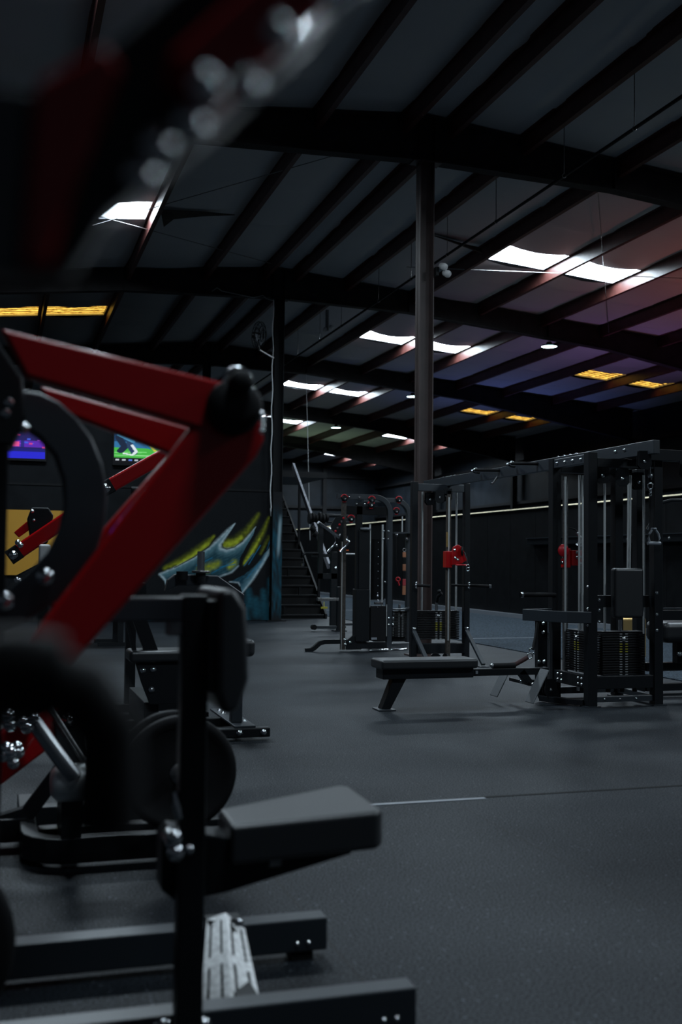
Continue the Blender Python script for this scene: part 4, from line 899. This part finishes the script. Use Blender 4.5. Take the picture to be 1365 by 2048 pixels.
bolt(rm, (.41,2.75,.10), (0,-1,.3), .022); bolt(rm, (.50,2.70,.12), (0,-1,.3), .014)
# seat: narrower at the post, wider at the front
zs = .585
MB().prism([(.565,2.725,zs-.10),(.96,2.745,zs-.09),(.98,2.77,zs-.09),(.985,3.07,zs-.09),(.965,3.10,zs-.09),(.57,2.92,zs-.10)], (.0,0,.10)).build('seat', 'vinyl', rm, .014, 4)
MB().prism([(.42,2.76,.58),(.58,2.76,.545),(.62,2.76,.50),(.895,2.76,.52),(.895,2.76,.485),(.56,2.76,.41),(.44,2.76,.395),(.40,2.76,.43),(.40,2.76,.56)], (0,.10,0)).build('seat_bracket', 'black', rm, .006)
MB().cyl((.415,2.67,.565),(.415,2.76,.565), .018).build('lock_pin', 'brushed', rm); bolt(rm, (.418,2.665,.545), (0,-1,0), .017); bolt(rm, (.415,2.665,.58), (0,-1,0), .015); bolt(rm, (.455,2.684,.545), (0,-1,0), .009)
MB().cyl((.67,2.755,.485),(.70,2.755,.485), .016).build('latch', 'dchrome', rm)
MB().path([(.425,2.70,.68),(.422,2.69,.65),(.43,2.69,.62)], .010, 8).build('cable_guide', 'brushed', rm)
# chest pad
MB().prism([(.50,2.60,1.175),(.54,2.60,1.18),(.572,2.60,1.13),(.58,2.60,.96),(.555,2.60,.885),(.52,2.60,.875),(.50,2.60,.93)], (0,.32,0)).build('chest_pad', 'vinyl', rm, .028, 5)
B((.485,2.62,.93),(.51,2.86,1.15)).build('pad_plate', 'black', rm, .004)
MB().box((.25,2.69,1.095),(.49,2.75,1.155)).build('top_arm', 'slate', rm, .005)
MB().box((.395,2.695,1.06),(.44,2.745,1.1)).build('arm_joint', 'dchrome', rm, .004)
# slotted foot plate: two facets with rows of slots
def slot_plate(q, nslots):
    a, b, c, d = [Vector(p) for p in q]   # a,b top left/right ; d,c bottom left/right
    us = [0]; 
    for k in range(nslots):
        u = (k+.5)/nslots; us += [u-.05, u+.05]
    us.append(1); vs_ = [0, .06, .44, .54, .93, 1]
    b_ = MB(); P = lambda u, v: (a*(1-u)+b*u)*(1-v)+(d*(1-u)+c*u)*v
    V_ = [P(u, v) for v in vs_ for u in us]; n_ = len(us); F_ = []
    for j in range(len(vs_)-1):
        for i in range(n_-1):
            if i % 2 == 1 and j in (1, 3): continue
            F_.append((j*n_+i, j*n_+i+1, (j+1)*n_+i+1, (j+1)*n_+i))
    b_.add(V_, F_); return b_
fp = slot_plate([(.60,3.22,.20),(.655,3.22,.215),(.60,2.87,.085),(.52,2.87,.06)], 2).build('foot_plate', 'dchrome', rm)
fp2 = slot_plate([(.655,3.22,.215),(.71,3.20,.17),(.69,2.87,.045),(.60,2.87,.085)], 2).build('foot_plate', 'dchrome', rm)
for o in (fp, fp2): md = o.modifiers.new('thick', 'SOLIDIFY'); md.thickness = .004
B((.60,3.2,.04),(.70,3.26,.20)).build('foot_plate_mount', 'black', rm); B((.56,3.0,.045),(.66,3.05,.085)).build('foot_plate_mount', 'black', rm); bolt(rm, (.69,3.185,.195), (.2,-.6,1), .010); MB().box((.54,2.83,.05),(.68,2.88,.07)).build('foot_plate_mount', 'black', rm)
# rear upright, pivot plate, curved cam
B((-.06,2.78,.10),(.015,2.86,1.6)).build('rear_upright', 'black', rm, .004)
MB().prism([(-.2,2.6,1.80),(-.02,2.6,1.745),(.04,2.6,1.66),(.05,2.6,1.57),(.02,2.6,1.50),(-.2,2.6,1.5)], (0,.15,0)).build('pivot_plate', 'black', rm, .008)
outer = [(.03,1.635),(.08,1.63),(.125,1.61),(.165,1.575),(.20,1.53),(.225,1.47),(.238,1.40),(.235,1.33),(.215,1.265),(.18,1.205),(.13,1.15),(.06,1.10),(-.1,1.04)]
inner = [(-.1,1.11),(.02,1.175),(.07,1.22),(.105,1.26),(.13,1.315),(.14,1.37),(.135,1.43),(.115,1.485),(.08,1.525),(.04,1.55)]
MB().prism([(x,2.62,z) for x, z in outer+inner], (0,.06,0)).build('curved_cam', 'slate', rm, .009, 3)
for x, z, r_ in ((.012,1.60,.018),(.005,1.575,.018),(.045,1.545,.012),(.10,1.205,.016),(.012,1.15,.018)): bolt(rm, (x,2.615,z), (0,-1,0), r_)
# red lever: near beam, twin beam behind it, diagonal arm
YN = 2.48
MB().prism([(-.01,YN,1.745),(.485,YN,1.655),(.55,YN,1.6),(.55,YN,1.555),(.43,YN,1.545),(.045,YN,1.642)], (0,.05,0)).build('lever_beam', 'red', rm, .010, 3)
MB().prism([(.09,2.98,1.70),(.52,2.98,1.60),(.46,2.98,1.525),(.11,2.98,1.645)], (0,.05,0)).build('lever_beam', 'red', rm, .010, 3)
MB().prism([(.41,YN+.004,1.55),(.45,YN+.004,1.56),(.57,YN+.004,1.585),(.582,YN+.004,1.53),(.565,YN+.004,1.49),(.19,YN+.004,1.055),(.12,YN+.004,.97),(.02,YN+.004,1.0),(.07,YN+.004,1.075)], (0,.07,0)).build('diagonal_arm', 'red', rm, .010, 3)
MB().prism([(.43,2.98,1.53),(.52,2.98,1.55),(.19,2.98,1.10),(.10,2.98,1.13)], (0,.05,0)).build('diagonal_arm', 'red', rm, .010, 3)
B((.485,2.5,1.57),(.525,3.02,1.61)).build('cross_shaft', 'blackm', rm)
hb = MB().lathe([(0,-.03),(.03,-.032),(.05,-.028),(.062,-.015),(.064,.02),(.06,.04)], (.503,2.45,1.595), (0,1,0), 40).build('pivot_hub', 'rubber', rm)
MB().lathe([(0,-.035),(.012,-.035),(.022,-.03),(.027,-.02),(.027,.05)], (.508,2.42,1.645), (0,1,0), 30).build('bumper_roller', 'rubber', hb)
MB().torus((.51,2.455,1.655), (0,1,0), .031, .005, 30, 8).build('roller_ring', 'chrome', hb)
for p in ((.528,2.40,1.632),(.560,2.42,1.578),(.560,2.42,1.565),(.561,2.42,1.552),(.558,2.42,1.54)): bolt(hb, p, (.4,-1,0), .006)
B((.0,2.5,.95),(.1,2.9,1.0)).build('lever_axle', 'black', rm)
tag(MB().lathe([(.03,0),(.04,-.01),(.2,-.004),(.215,.0),(.222,.012),(.215,.035),(.03,.04)], (-.17,2.5,.42), (0,1,0), 48).build('weight_plate', 'rubber'), 'black weight plate cut by the left edge low down beside the front machine', 'weight plate')
B((-.2,2.48,.40),(-.14,2.84,.44)).build('storage_horn', 'dchrome', rm); B((-.22,2.78,.1),(-.14,2.86,.5)).build('horn_post', 'black', rm)

# ================================================================== NEAR LEVER PRESS, right in front of the lens
nm = thing('lever_press', 'dark blurred lever machine closest to the lens, red arm overhead and black grip below', 'exercise machine', (-.16, .6, 0))
B((-.19,.57,.0),(-.13,.63,1.44)).build('upright', 'black', nm, .006); B((-.4,.3,0),(-.02,.9,.08)).build('base', 'black', nm, .006)
MB().prism([(x, .6, z) for x, z in ((.012,1.502),(.054,1.532),(.09,1.57),(.12,1.60),(.2,1.60),(.17,1.556),(.122,1.502),(.088,1.470),(.052,1.436),(.032,1.40),(.006,1.40))], (0,.036,0)).build('lever_plate', 'black', nm, .004, 3)
MB().prism([(-.19,.604,1.40),(.008,.604,1.40),(.012,.604,1.502),(-.19,.604,1.502)], (0,.03,0)).build('side_plate', 'slate', nm, .004)
MB().prism([(.008,.594,1.404),(.022,.594,1.404),(.032,.594,1.44),(.058,.594,1.515),(.048,.594,1.527),(.013,.594,1.502)], (0,.02,0)).build('red_gusset', 'red', nm, .004, 3)
MB().rect([(.092,.575,1.500),(.185,.575,1.60)], .036, .030, (0,1,0)).build('red_lever', 'red', nm, .006, 3)
for p in ((.137,1.530),(.098,1.496),(.118,1.499),(.079,1.476),(.090,1.474),(.070,1.458),(.166,1.553),(.176,1.562)): bolt(nm, (p[0], .598 if p[0] < .09 else .559, p[1]), (.2,-1,-.1), .0075)
gp = MB().path([(-.156,.6,1.188),(-.03,.6,1.188),(.020,.6,1.186),(.043,.6,1.178),(.057,.6,1.158),(.057,.6,1.105)], .0185, 16).build('grip', 'rubber', nm)
MB().path([(-.156,.6,1.188),(.012,.6,1.188),(.03,.6,1.185)], .024, 16).build('grip_sleeve', 'rubber', nm)
MB().box((-.19,.58,1.15),(-.14,.62,1.22)).build('grip_mount', 'black', nm)
